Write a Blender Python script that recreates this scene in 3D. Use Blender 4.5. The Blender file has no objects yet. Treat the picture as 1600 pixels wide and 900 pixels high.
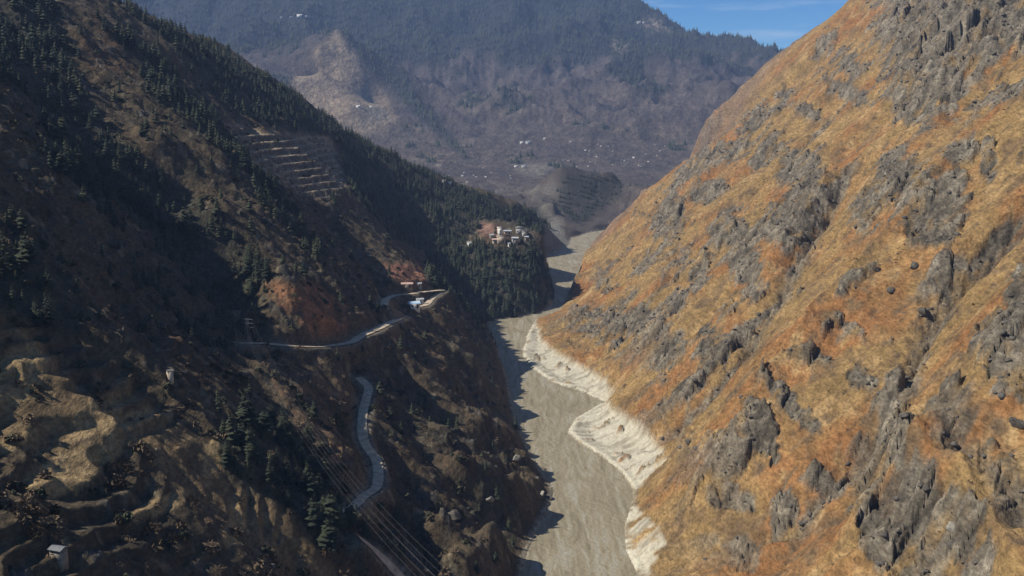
import bpy, math, random
import numpy as np
from mathutils import Vector

random.seed(7)
rng = np.random.default_rng(11)
scene = bpy.context.scene
COL = scene.collection

# ------------------------------------------------------------------ camera
CAM_Z = 150.0
PITCH = math.radians(9.2)
SP, CP = math.sin(PITCH), math.cos(PITCH)
FPX = 1600.0                       # focal length in pixels of the 1600 px wide photograph
cam_d = bpy.data.cameras.new('camera')
cam_d.sensor_width = 36.0
cam_d.lens = 36.0
cam_d.clip_start = 1.0
cam_d.clip_end = 40000.0
cam = bpy.data.objects.new('camera', cam_d)
COL.objects.link(cam)
cam.location = (0, 0, CAM_Z)
cam.rotation_euler = (math.pi / 2 - PITCH, 0, 0)
scene.camera = cam

# ------------------------------------------------------------------ sky, sun, exposure
SUN_EL = math.radians(44.5)
SUN_AZ = math.radians(-97.0)       # from the left, a little behind square-on
sun_dir = Vector((math.sin(SUN_AZ) * math.cos(SUN_EL), math.cos(SUN_AZ) * math.cos(SUN_EL), math.sin(SUN_EL)))

world = bpy.data.worlds.new('World')
scene.world = world
world.use_nodes = True
wn, wl = world.node_tree.nodes, world.node_tree.links
wn.clear()
w_out = wn.new('ShaderNodeOutputWorld')
w_bg = wn.new('ShaderNodeBackground')
w_sky = wn.new('ShaderNodeTexSky')
w_sky.sky_type = 'NISHITA'
w_sky.sun_disc = False
w_sky.sun_elevation = SUN_EL
w_sky.sun_rotation = SUN_AZ
w_sky.altitude = 4500
w_sky.air_density = 1.0
w_sky.dust_density = 0.1
w_sky.ozone_density = 2.2
w_bg.inputs['Strength'].default_value = 0.085
# thin cirrus over the whole sky
tc = wn.new('ShaderNodeTexCoord')
mp = wn.new('ShaderNodeMapping')
mp.inputs['Scale'].default_value = (3.0, 3.0, 26.0)
mp.inputs['Rotation'].default_value = (0.0, 0.12, 0.0)
cn = wn.new('ShaderNodeTexNoise')
cn.inputs['Scale'].default_value = 2.2
cn.inputs['Detail'].default_value = 7
cn.inputs['Roughness'].default_value = 0.6
cr = wn.new('ShaderNodeMapRange')
cr.inputs['From Min'].default_value = 0.50
cr.inputs['From Max'].default_value = 0.78
cr.inputs['To Max'].default_value = 0.5
cm = wn.new('ShaderNodeMix'); cm.data_type = 'RGBA'
cm.inputs['B'].default_value = (7.5, 7.9, 8.4, 1)
wl.new(tc.outputs['Generated'], mp.inputs['Vector'])
wl.new(mp.outputs['Vector'], cn.inputs['Vector'])
wl.new(cn.outputs['Fac'], cr.inputs['Value'])
wl.new(cr.outputs['Result'], cm.inputs['Factor'])
hs = wn.new('ShaderNodeHueSaturation'); hs.inputs['Saturation'].default_value = 1.4
wl.new(w_sky.outputs['Color'], hs.inputs['Color'])
wl.new(hs.outputs['Color'], cm.inputs['A'])
wl.new(cm.outputs['Result'], w_bg.inputs['Color'])
wl.new(w_bg.outputs['Background'], w_out.inputs['Surface'])

sun_d = bpy.data.lights.new('sun', 'SUN')
sun_d.energy = 5.0
sun_d.angle = math.radians(0.5)
sun_d.color = (1.0, 0.94, 0.84)
sun = bpy.data.objects.new('sun', sun_d)
COL.objects.link(sun)
sun.rotation_euler = sun_dir.to_track_quat('Z', 'Y').to_euler()

scene.view_settings.view_transform = 'Standard'
scene.view_settings.look = 'None'
scene.view_settings.exposure = 0.35
scene.view_settings.gamma = 1.0
scene.view_settings.use_curve_mapping = False
scene.render.engine = 'CYCLES'
scene.cycles.use_denoising = True
scene.cycles.max_bounces = 5
scene.cycles.diffuse_bounces = 2
scene.cycles.volume_bounces = 1

# ------------------------------------------------------------------ helpers
def smooth(a, b, x):
    t = np.clip((x - a) / (b - a), 0, 1)
    return t * t * (3 - 2 * t)

def _hash(ix, iy, seed):
    h = (ix.astype(np.int64) * 374761393 + iy.astype(np.int64) * 668265263 + seed * 982451653) & 0xffffffff
    h = ((h ^ (h >> 13)) * 1274126177) & 0xffffffff
    h = h ^ (h >> 16)
    return h

_ANG = np.linspace(0, 2 * np.pi, 256, endpoint=False)
_GX, _GY = np.cos(_ANG), np.sin(_ANG)

def gnoise(x, y, seed=0):
    """gradient noise, about -1..1"""
    ix, iy = np.floor(x), np.floor(y)
    fx, fy = x - ix, y - iy
    ux, uy = fx * fx * fx * (fx * (fx * 6 - 15) + 10), fy * fy * fy * (fy * (fy * 6 - 15) + 10)
    def g(dx, dy):
        h = _hash(ix + dx, iy + dy, seed) & 255
        return _GX[h] * (fx - dx) + _GY[h] * (fy - dy)
    a = g(0, 0); a = a + ux * (g(1, 0) - a)
    b = g(0, 1); b = b + ux * (g(1, 1) - b)
    return (a + uy * (b - a)) * 1.5

def fbm(x, y, scale, octs=4, seed=0, gain=0.5, ridged=False):
    s, amp, tot = 0, 1.0, 0
    f = 1.0 / scale
    for o in range(octs):
        n = gnoise(x * f + 17.3 * o, y * f - 9.1 * o, seed + o)
        if ridged:
            n = 1 - 2 * np.abs(n)
        s = s + amp * n
        tot += amp
        amp *= gain
        f *= 2.03
    return s / tot

def facet(x, y, scale, seed, off=1.0, tilt=.5):
    """broken blocks: every cell a tilted plane of its own height; also the gap to the next cell and a cell value"""
    x = x / scale; y = y / scale
    ix, iy = np.floor(x), np.floor(y)
    b1 = np.full(x.shape, 9.0); b2 = np.full(x.shape, 9.0)
    hb = np.zeros(x.shape, np.int64); ox = np.zeros(x.shape); oy = np.zeros(x.shape)
    for dx in (-1, 0, 1):
        for dy in (-1, 0, 1):
            h = _hash(ix + dx, iy + dy, seed)
            ex = x - (ix + dx + (h & 255) / 255.0); ey = y - (iy + dy + ((h >> 8) & 255) / 255.0)
            d = ex * ex + ey * ey
            m = d < b1
            b2 = np.where(m, b1, np.minimum(b2, d))
            b1 = np.where(m, d, b1); hb = np.where(m, h, hb); ox = np.where(m, ex, ox); oy = np.where(m, ey, oy)
    r1 = ((hb >> 16) & 255) / 127.5 - 1; r2 = ((hb >> 20) & 255) / 127.5 - 1; r3 = ((hb >> 12) & 255) / 127.5 - 1
    return r1 * off + (r2 * ox + r3 * oy) * 2 * tilt, np.sqrt(b2) - np.sqrt(b1), r1

def ray(px, py):
    u, v = px - 800.0, 450.0 - py
    return np.array([u, FPX * CP + v * SP, v * CP - FPX * SP])

CAM = np.array([0, 0, CAM_Z])

def at_t(px, py, t):
    return CAM + ray(px, py) * t

def project(P):
    """world points (n,3) -> photograph pixels"""
    d = P - CAM
    zc = d[..., 1] * CP - d[..., 2] * SP
    yc = d[..., 1] * SP + d[..., 2] * CP
    zc = np.maximum(zc, 1e-3)
    return 800 + FPX * d[..., 0] / zc, 450 - FPX * yc / zc

def in_poly(px, py, poly):
    poly = np.asarray(poly, float)
    inside = np.zeros(px.shape, bool)
    bb = (px >= poly[:, 0].min()) & (px <= poly[:, 0].max()) & (py >= poly[:, 1].min()) & (py <= poly[:, 1].max())
    if not bb.any():
        return inside
    X, Y = px[bb], py[bb]
    r = np.zeros(X.shape, bool)
    n = len(poly)
    for i in range(n):
        x1, y1 = poly[i]; x2, y2 = poly[(i + 1) % n]
        if y1 == y2:
            continue
        c = ((y1 > Y) != (y2 > Y)) & (X < (x2 - x1) * (Y - y1) / (y2 - y1) + x1)
        r ^= c
    inside[bb] = r
    return inside

def dist_polyline(X, Y, pts):
    """distance to a plan polyline, and the interpolated third value along it"""
    best = np.full(X.shape, 1e9); zz = np.zeros(X.shape)
    pts = np.asarray(pts, float)
    for i in range(len(pts) - 1):
        a, b = pts[i], pts[i + 1]
        ab = b[:2] - a[:2]
        L2 = max(ab @ ab, 1e-9)
        t = np.clip(((X - a[0]) * ab[0] + (Y - a[1]) * ab[1]) / L2, 0, 1)
        d = np.hypot(X - a[0] - t * ab[0], Y - a[1] - t * ab[1])
        m = d < best
        best[m] = d[m]
        zz[m] = (a[2] + t * (b[2] - a[2]))[m]
    return best, zz

# ------------------------------------------------------------------ terrain: big forms
LEFT_BANK_PX = [(815, 905), (822, 870), (838, 830), (858, 795), (866, 765), (846, 735), (826, 700), (808, 660), (800, 630), (796, 600), (783, 560), (770, 525), (764, 503), (800, 497), (850, 487), (866, 470), (860, 440), (850, 415), (848, 402), (868, 396), (888, 384), (893, 372)]
RIGHT_BANK_PX = [(1000, 905), (978, 860), (975, 825), (986, 790), (990, 765), (972, 738), (940, 712), (905, 692), (888, 675), (900, 655), (945, 628), (905, 610), (862, 597), (832, 575), (816, 553), (825, 522), (838, 498), (872, 486), (884, 465), (897, 440), (912, 415), (922, 392), (930, 372)]

def water_pt(px, py):
    d = ray(px, py)
    return CAM + d * (-CAM_Z / d[2])

LB = np.array([water_pt(*p) for p in LEFT_BANK_PX])
RB = np.array([water_pt(*p) for p in RIGHT_BANK_PX])
LB = np.vstack([[[-14, 60, 0], [-8, 200, 0]], LB, [[105, 1400, 0], [170, 1500, 0], [260, 1600, 0]]])
RB = np.vstack([[[42, 60, 0], [46, 200, 0]], RB, [[150, 1380, 0], [215, 1450, 0], [300, 1530, 0]]])

TL, TR = 0.84, 0.80
def left_t(px, py):
    d = ray(px, py)
    den = -TL * d[0] - d[2]
    return CAM_Z / den if den > 1e-3 else 1e9

def right_t(px, py):
    d = ray(px, py)
    den = TR * d[0] - d[2]
    return (CAM_Z + TR * 40.0) / den if den > 1e-3 else 1e9

C = []     # control points of the land
def addL(px, py, m=1.0, k=1.0): C.append(at_t(px, py, left_t(px, py) * (1 + (m - 1) * k)))
def addR(px, py, m=1.0): C.append(at_t(px, py, right_t(px, py) * m))
def addT(px, py, t): C.append(at_t(px, py, t))
def addW(x, y, z): C.append(np.array([x, y, z], float))

# banks and bed
for P in LB: addW(P[0], P[1], 0.5)
for P in RB: addW(P[0], P[1], 0.5)

# foreground spur on the left, with the old fields
for a in [(-300, 1050, .85), (-300, 800, .88), (-300, 500, .9), (-300, 200, .92), (-250, -100, .95), (0, 900, .86), (100, 830, .88), (200, 900, .88), (400, 900, .90),
          (600, 900, .93), (720, 905, .97), (0, 750, .90), (120, 730, .90), (200, 680, .91), (260, 790, .90), (400, 780, .91),
          (0, 620, .93), (150, 600, .92), (270, 600, .92), (330, 650, .93), (400, 660, .94), (480, 740, .94), (545, 820, .94),
          (640, 860, 1.0), (680, 780, 1.02), (760, 820, 1.0), (700, 700, 1.0), (640, 640, 1.0)]:
    addL(*a)
# ravine holding the road
for a in [(560, 640, 1.04), (575, 700, 1.01), (590, 745, .99), (540, 620, 1.05), (530, 810, .96), (565, 600, 1.0), (610, 760, 1.03)]:
    addL(*a, k=1.55)
# red scrub rib between the cables and that ravine
for a in [(400, 560, 1.0), (450, 600, .985), (500, 660, .965), (540, 720, .955), (480, 560, .99), (540, 585, .985)]:
    addL(*a, k=1.55)
# big dark ravine coming down from the upper left
for a in [(60, 60, 1.04), (130, 200, 1.07), (190, 290, 1.08), (270, 350, 1.09), (330, 430, 1.08), (385, 510, 1.06), (300, 540, 1.05)]:
    addL(*a, k=1.55)
for a in [(0, 130, .95), (40, 190, .94), (70, 260, .95), (0, 300, .93), (75, 370, .96), (0, 450, .94), (120, 450, .96), (200, 500, .97), (230, 430, .99)]:
    addL(*a, k=1.55)
# rib with the red field
for a in [(110, 0, .96), (200, 70, .955), (260, 140, .95), (310, 185, .945), (400, 290, .94), (445, 360, .94), (520, 425, .95), (545, 500, .965),
          (250, 230, .985), (350, 330, .97), (430, 430, .95), (480, 480, .955), (400, 480, 1.01), (500, 540, .98)]:
    addL(*a, k=1.55)
# gully behind the rib
for a in [(370, 200, 1.01), (465, 330, 1.03), (560, 440, 1.05), (600, 470, 1.03)]:
    addL(*a, k=1.55)
# second spur, terraces and its nose down to the river
for a in [(400, 215, .975), (430, 220, .965), (450, 280, .96), (490, 250, .955), (520, 212, .95), (540, 300, .945), (600, 372, .96), (620, 430, .97), (660, 420, .965), (695, 453, .965), (640, 480, .98), (640, 520, .97),
          (750, 520, .97), (790, 600, .985), (700, 560, .97), (720, 640, .97), (800, 690, .98), (840, 745, .98)]:
    addL(*a, k=1.55)
# forested gully behind it
for a in [(560, 240, 1.08), (600, 330, 1.09), (680, 395, 1.10), (725, 440, 1.12), (745, 495, 1.08)]:
    addL(*a, k=1.55)
# forest tongue with the village on its shoulder
addT(770, 400, .535); addT(790, 368, .552); addT(740, 385, .565); addT(830, 372, .556); addT(845, 400, .548); addT(700, 360, .60)
addT(800, 450, .512); addT(850, 440, .528); addT(735, 470, .497)
addT(800, 350, .63); addT(760, 350, .62); addT(850, 368, .61); addT(860, 385, .62)
# skyline ridge on the left
sky_l = [(60, -60, .98), (170, 0, 1.0), (250, 40, 1.0), (330, 65, 1.0), (400, 115, 1.0), (470, 155, 1.0), (530, 200, .98), (600, 238, .96)]
for a in sky_l: addL(*a)
for px, py, t in [(660, 268, .71), (740, 303, .715), (790, 318, .725), (830, 335, .735), (850, 352, .745), (870, 372, .755)]:
    addT(px, py, t)
for px, py, m in sky_l:
    t = left_t(px, py) * m
    for k, dz in ((1.10, 22), (1.25, 50), (1.5, 70), (1.9, 95)):
        p = at_t(px, py, t * k); addW(p[0], p[1], p[2] - dz)
for px, py, t in [(660, 268, .71), (740, 303, .715), (790, 318, .725), (830, 335, .735)]:
    for k, dz in ((1.10, 22), (1.22, 45)):
        p = at_t(px, py, t * k); addW(p[0], p[1], max(p[2] - dz, 3))
# fans of grey debris at the far bend
addT(870, 350, .86); addT(860, 320, .92); addT(835, 312, .98)

# the big slope on the right
for a in [(1900, 1000, 1), (1900, 700, 1), (1900, 400, 1.0), (1900, 100, 1.0), (1900, -150, 1.0), (1600, 900, 1), (1400, 900, 1.01), (1200, 900, .99), (1080, 900, 1),
          (1600, 700, 1.0), (1500, 760, .985), (1400, 720, .97), (1340, 640, 1.01), (1250, 700, 1.0), (1150, 700, .985), (1060, 720, 1.0),
          (1600, 500, .98), (1500, 560, 1.0), (1400, 560, 1.01), (1300, 500, 1.0), (1200, 560, .985), (1100, 600, 1.0), (1000, 560, .99), (930, 520, .98), (860, 490, .985),
          (1600, 300, .98), (1500, 330, .985), (1430, 330, .98), (1350, 380, 1.01), (1250, 360, .97), (1160, 420, .975), (1080, 440, 1.0), (1000, 460, 1.0), (930, 450, 1.0), (900, 430, .99),
          (1600, 120, 1.0), (1500, 180, 1.02), (1440, 130, .985), (1400, 60, .95), (1480, 20, .96), (1380, 220, .99), (1280, 260, 1.0), (1200, 260, .99), (1120, 330, .985), (1040, 345, .97), (1040, 400, 1.0), (980, 400, 1.0),
          (1600, -40, 1.0), (1340, 60, .975)]:
    addR(*a)
sky_r = [(1440, -90, .93), (1395, -45, .94), (1342, 0, .95), (1288, 42, .96), (1234, 85, .97), (1188, 122, .975), (1140, 165, .98), (1100, 200, .98), (1060, 258, 1.0), (1010, 298, 1.0), (960, 345, 1.03), (935, 366, 1.06)]
for a in sky_r: addR(*a)
for px, py, m in sky_r:
    p = at_t(px, py, right_t(px, py) * m)
    addW(p[0] + 30, p[1] + 60, p[2] - 22 - .09 * p[2])
    addW(p[0] + 90, p[1] + 190, max(p[2] * .62 - 40, 4))
addT(1000, 325, .88); addT(960, 345, .87); addT(930, 362, .86)
addT(1040, 285, 1.0); addT(1000, 300, 1.0)

# knoll in the middle distance
for px, py, t in [(880, 273, 1.03), (925, 272, 1.04), (962, 276, 1.05), (975, 296, 1.05), (850, 287, 1.05), (820, 308, 1.05), (890, 330, .98), (930, 325, .99), (900, 352, .93), (860, 312, .99), (960, 318, 1.0)]:
    addT(px, py, t)
for px, py, t in [(880, 273, 1.03), (925, 272, 1.04), (962, 276, 1.05), (820, 308, 1.05)]:
    p = at_t(px, py, t); addW(p[0], p[1] + 90, p[2] - 32); addW(p[0], p[1] + 190, max(p[2] - 40, 6))

# far mountain: y depth for a pixel
def addY(px, py, y):
    d = ray(px, py); addT(px, py, y / d[1])
for px in (640, 720, 800, 900, 1000, 1080):
    addY(px, 285, 2050); addY(px, 262, 2350)
for px in (500, 580, 660, 740, 820, 900, 1000, 1100):
    addY(px, 225, 2650); addY(px, 170, 3050)
for px in (150, 300, 400, 640, 740, 850, 950, 1050, 1150):
    addY(px, 110, 3500); addY(px, 60 if px < 1000 else 95, 3900)
for px, py, y in [(980, 18, 4400), (1050, 52, 4350), (1092, 72, 4300), (1150, 82, 4250), (1225, 104, 4150), (1320, 140, 4050), (1450, 200, 3900), (900, -20, 4500), (800, -70, 4600), (650, -110, 4700), (480, -150, 4700), (300, -190, 4700), (0, -230, 4700), (1700, 240, 3900)]:
    addY(px, py, y)
    p = C[-1]; addW(p[0] * 1.12, p[1] + 500, p[2] - 220); addW(p[0] * 1.3, p[1] + 2200, p[2] - 500)
# pyramid shaped spur on the far mountain
for px, py, y in [(530, 48, 3250), (500, 85, 3080), (470, 130, 2900), (500, 115, 3020), (565, 110, 3100), (600, 168, 2860), (630, 220, 2560), (700, 250, 2330), (540, 170, 2760), (600, 100, 3350), (650, 160, 3000), (440, 90, 3300), (400, 60, 3650)]:
    addY(px, py, y)
for y in (-1500, 0, 1500, 3500, 6000):
    addW(-2600, max(y, 200), 900); addW(2600, max(y, 200), 800 if y < 3000 else 500)
addW(-900, 300, 520); addW(-1000, 900, 420); addW(-1000, 1500, 250); addW(1000, 300, 560); addW(1000, 1000, 560); addW(950, 1600, 420)

C = np.array(C)
# drop duplicates in plan
_, ui = np.unique(np.round(C[:, :2] / 2.0), axis=0, return_index=True)
C = C[np.sort(ui)]

def rbf_fit(C):
    n = len(C)
    d = np.hypot(C[:, None, 0] - C[None, :, 0], C[:, None, 1] - C[None, :, 1])
    A = np.zeros((n + 3, n + 3))
    A[:n, :n] = np.sqrt(d * d + 36.0) 
    A[:n, n] = 1; A[:n, n + 1] = C[:, 0] / 1000; A[:n, n + 2] = C[:, 1] / 1000
    A[n:, :n] = A[:n, n:].T
    A[:n, :n] -= np.eye(n) * 1.2
    b = np.concatenate([C[:, 2], np.zeros(3)])
    return np.linalg.solve(A, b)

W = rbf_fit(C)

def rbf_eval(X, Y):
    out = W[len(C)] + W[len(C) + 1] * X / 1000 + W[len(C) + 2] * Y / 1000
    for i in range(len(C)):
        out += W[i] * np.sqrt((X - C[i, 0]) ** 2 + (Y - C[i, 1]) ** 2 + 36.0)
    return out

# ------------------------------------------------------------------ terrain grid (finer near the viewer)
ang = np.radians(np.concatenate([np.linspace(-46, -28.5, 36, endpoint=False), np.linspace(-28.5, 28.5, 690), np.linspace(28.5, 46, 37)[1:]]))
NA = len(ang)
NR = 1000
rad = np.concatenate([np.geomspace(95, 330, 296, endpoint=False), np.geomspace(330, 1000, 414, endpoint=False), np.geomspace(1000, 1500, 80, endpoint=False), np.geomspace(1500, 5700, 210)])
AA, RR = np.meshgrid(ang, rad, indexing='ij')
X, Y = RR * np.sin(AA), RR * np.cos(AA)
Xf, Yf = X.ravel().astype(np.float64), Y.ravel().astype(np.float64)
Z = rbf_eval(Xf, Yf)

# river channel: signed distance to the banks
dl, _ = dist_polyline(Xf, Yf, LB)
dr, _ = dist_polyline(Xf, Yf, RB)
river_poly = np.vstack([LB[:, :2], RB[::-1, :2]])
inriver = in_poly(Xf, Yf, river_poly)
dbank = np.minimum(dl, dr)
yc = (LB[:, 1], LB[:, 0]); 
xl = np.interp(Yf, *[LB[:, i] for i in (1, 0)]); xr = np.interp(Yf, *[RB[:, i] for i in (1, 0)])
right_side = dr < dl
valley = Yf < 1480

# ---- relief
left_w = smooth(0, 25, np.where(~right_side & ~inriver, dbank, 0)) * (RR.ravel() < 1350)
right_w = smooth(0, 40, np.where(right_side & ~inriver, dbank, 0)) * (RR.ravel() < 1350)
far_w = smooth(1250, 1900, RR.ravel())

PX0, PY0 = project(np.stack([Xf, Yf, Z], -1))
T_FAR = [(345, 190), (430, 208), (516, 212), (540, 298), (500, 310), (455, 300), (400, 260)]
T_FG = [(-60, 480), (80, 520), (190, 560), (300, 640), (330, 720), (430, 780), (520, 850), (580, 940), (-60, 940)]
def soft_poly(poly, n):
    a = (in_poly(PX0, PY0, poly) & (RR.ravel() < 950)).reshape(NA, NR).astype(float)
    for _ in range(n):
        b = a.copy(); b[1:] += a[:-1]; b[:-1] += a[1:]; b[:, 1:] += a[:, :-1]; b[:, :-1] += a[:, 1:]; a = b / 5
    return a.ravel()
calm_l = 1 - .5 * np.maximum(soft_poly(T_FAR, 6), soft_poly(T_FG, 12))
# ribs run down the fall line (stretched along x)
warp = fbm(Xf, Yf, 90, 3, 5) * 22
wob0 = fbm(Xf, Yf, 22, 3, 93)
nr1 = fbm(Xf * .30 + warp * .4 + Yf * .22, Yf + warp - Xf * .25, 55, 4, 21, ridged=True)
nr2 = fbm(Xf, Yf, 38, 5, 33, .55)
nl1 = fbm(Xf * .35, Yf + warp + Xf * .15, 48, 4, 41, ridged=True)
nl2 = fbm(Xf, Yf, 26, 5, 53, .55)
nr0 = fbm(Xf * .35 + Yf * .15, Yf + warp - Xf * .3, 120, 3, 25, ridged=True)
Z += right_w * ((nr0 - .38) * 10.0 + (nr1 - .38) * 6.5 + nr2 * 5.0)
nl0 = fbm(Xf * .4, Yf + warp + Xf * .15, 85, 3, 45, ridged=True)
nl3 = fbm(Xf * .7, Yf + Xf * .2, 12, 4, 57, .6, ridged=True)
Z += left_w * calm_l * ((nl0 - .38) * 6.0 + (nl1 - .38) * 6.0 + nl2 * 5.5 + (nl3 - .3) * 1.7)
# named gullies and ribs of the right slope: (pixels in the photo, height, width)
FOLDS = [([(1395, 590), (1400, 680), (1450, 790), (1530, 900), (1570, 960)], 7, 11), ([(1450, 640), (1505, 760), (1580, 860)], -4, 12), ([(1355, 660), (1380, 800), (1430, 920)], -5, 12),
         ([(1420, 190), (1340, 250), (1240, 410), (1150, 560), (1060, 640), (960, 690)], -9, 13), ([(1590, 70), (1420, 200), (1300, 285), (1180, 450)], 5, 12),
         ([(1600, 330), (1480, 450), (1385, 640), (1250, 790), (1060, 870)], -8, 13), ([(1320, 150), (1200, 270), (1100, 380), (950, 500)], -9, 15), ([(1600, 190), (1500, 280), (1380, 400), (1250, 560), (1100, 720)], 6, 14),
         ([(1260, 110), (1150, 210), (1060, 330), (930, 450)], 5, 14), ([(1600, 560), (1480, 700), (1330, 860)], 4, 12), ([(1040, 330), (960, 420), (900, 470)], -7, 12)]
scree = np.zeros(len(Xf))
for pix, hgt, wid in FOLDS:
    P = []
    for p in pix:
        d_ = ray(*p); P.append(CAM + d_ * right_t(*p))
    P = np.array(P)
    dd, _ = dist_polyline(Xf + warp * .35, Yf + wob0 * 6, P)
    Z += right_w * 1.9 * hgt * np.exp(-dd / wid)
    if hgt < 0: scree = np.maximum(scree, np.exp(-(dd / (wid * .5)) ** 2))

nf = fbm(Xf + 200, Yf, 620, 6, 61, .52, ridged=True)
nf2 = fbm(Xf, Yf, 180, 5, 67, .55, ridged=True)
pa, pb0 = at_t(520, 110, 3000 / ray(520, 110)[1]), at_t(600, 180, 2700 / ray(600, 180)[1])
dpy, _ = dist_polyline(Xf, Yf, [pa, pb0])
calm = 1 - .88 * np.exp(-(dpy / 330) ** 2)
Z += far_w * smooth(20, 200, Z) * calm * ((nf - .35) * 125 + (nf2 - .35) * 36)
Z += far_w * fbm(Xf, Yf, 90, 4, 71) * 5
kf, _, _ = facet(Xf + fbm(Xf, Yf, 30, 2, 73) * 8, Yf, 34, 75, 1.0, .7)
Z += (RR.ravel() > 1400) * (RR.ravel() < 1850) * (np.abs(Xf - 125) < 190) * smooth(8, 30, Z) * kf * 3.5

def screen(Z):
    P = np.stack([Xf, Yf, Z], -1)
    return project(P)

def visibility(Z, slack=0.0):
    s = ((Z - CAM_Z + slack) / RR.ravel()).reshape(NA, NR)
    s0 = ((Z - CAM_Z) / RR.ravel()).reshape(NA, NR)
    cm_ = np.maximum.accumulate(s0, axis=1)
    return (s >= cm_ - 1e-6).ravel()

PX, PY = screen(Z)
VIS = visibility(Z, 2.0)

def zone(poly, feather=None, rmax=1e9, rmin=0):
    m = in_poly(PXw, PYw, poly) & VIS & (RR.ravel() < rmax) & (RR.ravel() > rmin)
    return m

# wobble the zone edges so that they look grown, not cut
wob = fbm(Xf, Yf, 14, 3, 91)
wob2 = fbm(Xf, Yf, 14, 3, 97)
PXw = PX + wob * 9
PYw = PY + wob2 * 7

def blur(m, n=2):
    a = m.reshape(NA, NR).astype(float)
    for _ in range(n):
        b = a.copy()
        b[1:] += a[:-1]; b[:-1] += a[1:]; b[:, 1:] += a[:, :-1]; b[:, :-1] += a[:, 1:]
        a = b / 5
    return a.ravel()

def ell(cx, cy, rx, ry, deg=0.0):
    a = math.radians(deg)
    dx, dy = PXw - cx, PYw - cy
    u = (dx * math.cos(a) + dy * math.sin(a)) / rx
    v = (-dx * math.sin(a) + dy * math.cos(a)) / ry
    return 1 - np.sqrt(u * u + v * v)

# ---- rock outcrops on the right slope (position and lean follow the strata)
OUT = [(1440, 70, 62, 105, -8), (1520, 45, 55, 70, 20), (1585, 25, 40, 60, 0), (1430, 170, 40, 24, 30), (1325, 100, 24, 17, 20), (1310, 135, 28, 12, 30),
       (1336, 150, 26, 10, 20), (1262, 178, 20, 10, 30), (1180, 190, 34, 13, -45), (1150, 232, 28, 13, -40), (1110, 245, 26, 13, -30), (1195, 235, 14, 30, 30), (1250, 265, 32, 30, 0),
       (1218, 160, 24, 8, -45), (1285, 70, 30, 8, -48), (1245, 345, 34, 62, 35), (1165, 400, 26, 66, -18), (1130, 360, 16, 36, 18), (1105, 300, 28, 16, -20), (1425, 290, 40, 36, 0), (1480, 330, 20, 60, 10), (1440, 352, 34, 28, 0),
       (1545, 255, 10, 26, 0), (1500, 235, 30, 20, -30), (1545, 395, 50, 12, -40), (1575, 360, 40, 12, -45), (1575, 545, 36, 62, 0), (1592, 470, 22, 40, 0), (1490, 430, 28, 30, 0), (1330, 515, 30, 10, 40),
       (1390, 610, 14, 44, 15), (1400, 690, 26, 74, -22), (1445, 780, 42, 90, -30), (1510, 850, 44, 70, -30), (1380, 840, 30, 66, -22), (1130, 712, 32, 30, 0), (1075, 725, 22, 34, 0), (1140, 780, 44, 16, 15), (1190, 690, 20, 38, -40),
       (1240, 640, 58, 12, 42), (1190, 655, 30, 14, 40), (1225, 800, 22, 36, 0), (1290, 760, 34, 18, 20), (1060, 620, 80, 12, -38), (1110, 545, 24, 34, 20), (1160, 520, 40, 13, -35), (1000, 505, 46, 20, -10), (945, 500, 36, 22, -30), (1015, 545, 50, 26, -20),
       (940, 440, 14, 16, 0), (900, 500, 26, 12, -30), (1045, 340, 20, 36, 25), (1080, 265, 30, 10, -35), (1010, 410, 30, 10, -40), (975, 470, 30, 9, -40), (1055, 470, 26, 12, -45), (1090, 425, 14, 26, 20), (860, 508, 20, 10, -30), (1600, 600, 20, 30, 0), (1575, 610, 30, 12, 0),
       (1390, 250, 26, 14, -40), (1350, 330, 16, 30, 10), (1300, 300, 26, 12, -40), (1330, 440, 30, 9, -42), (1270, 560, 34, 14, 10), (1340, 590, 26, 14, 30), (1470, 620, 30, 8, -30), (1540, 700, 16, 8, 0), (1100, 850, 30, 14, -30), (1160, 860, 24, 22, 0), (1560, 150, 50, 10, -25)]
rock = np.full(Xf.shape, -1.0)
for e in OUT:
    rock = np.maximum(rock, ell(e[0], e[1], e[2] * 1.3, e[3] * 1.3, e[4]))
rough = fbm(Xf * .8 + Yf * .2, Yf - Xf * .35, 13, 5, 101, .6)
speck = fbm(Xf * .75, Yf - Xf * .3, 7, 4, 113, .6)
region = fbm(Xf, Yf, 85, 3, 119)
upper_left = smooth(-1, 1, -(PX - 1150) / 160) 
strat = fbm(Xf * .9 + Yf * .75, (Yf - Xf * .9) * .28, 10, 4, 127, .55)
sx_, sy_ = Xf * .9 + Yf * .45 + wob * 3, Yf * .8 - Xf * .62 + wob2 * 3       # axes of the bedding
fA, eA, cA = facet(sx_ * .55, sy_, 17, 801, 1.0, .6)
fB, eB, cB = facet(sx_ * .6, sy_, 6.5, 803, 1.0, .7)
fC, eC, cC = facet(sx_, sy_, 2.8, 805, 1.0, .8)
strat2 = fbm((Xf + Yf * .8) * .35, (Yf - Xf * .9), 38, 3, 129)
rmask = smooth(.02, .20, rock * .85 + strat2 * .3 + rough * .5 + speck * .3 + strat * .3 + cB * .16 + cA * .10)
rn = smooth(.20, .34, rough * .5 + speck * .35 + region * .6 + strat * .3 + cB * .18 + cA * .12 + .14 * upper_left - .19)
rs = smooth(.25, .75, scree * .8 + speck * .5 + rough * .3)
rockR = np.clip(np.maximum(np.maximum(rmask, rn * .9), rs * .85), 0, 1) * right_w
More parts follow.
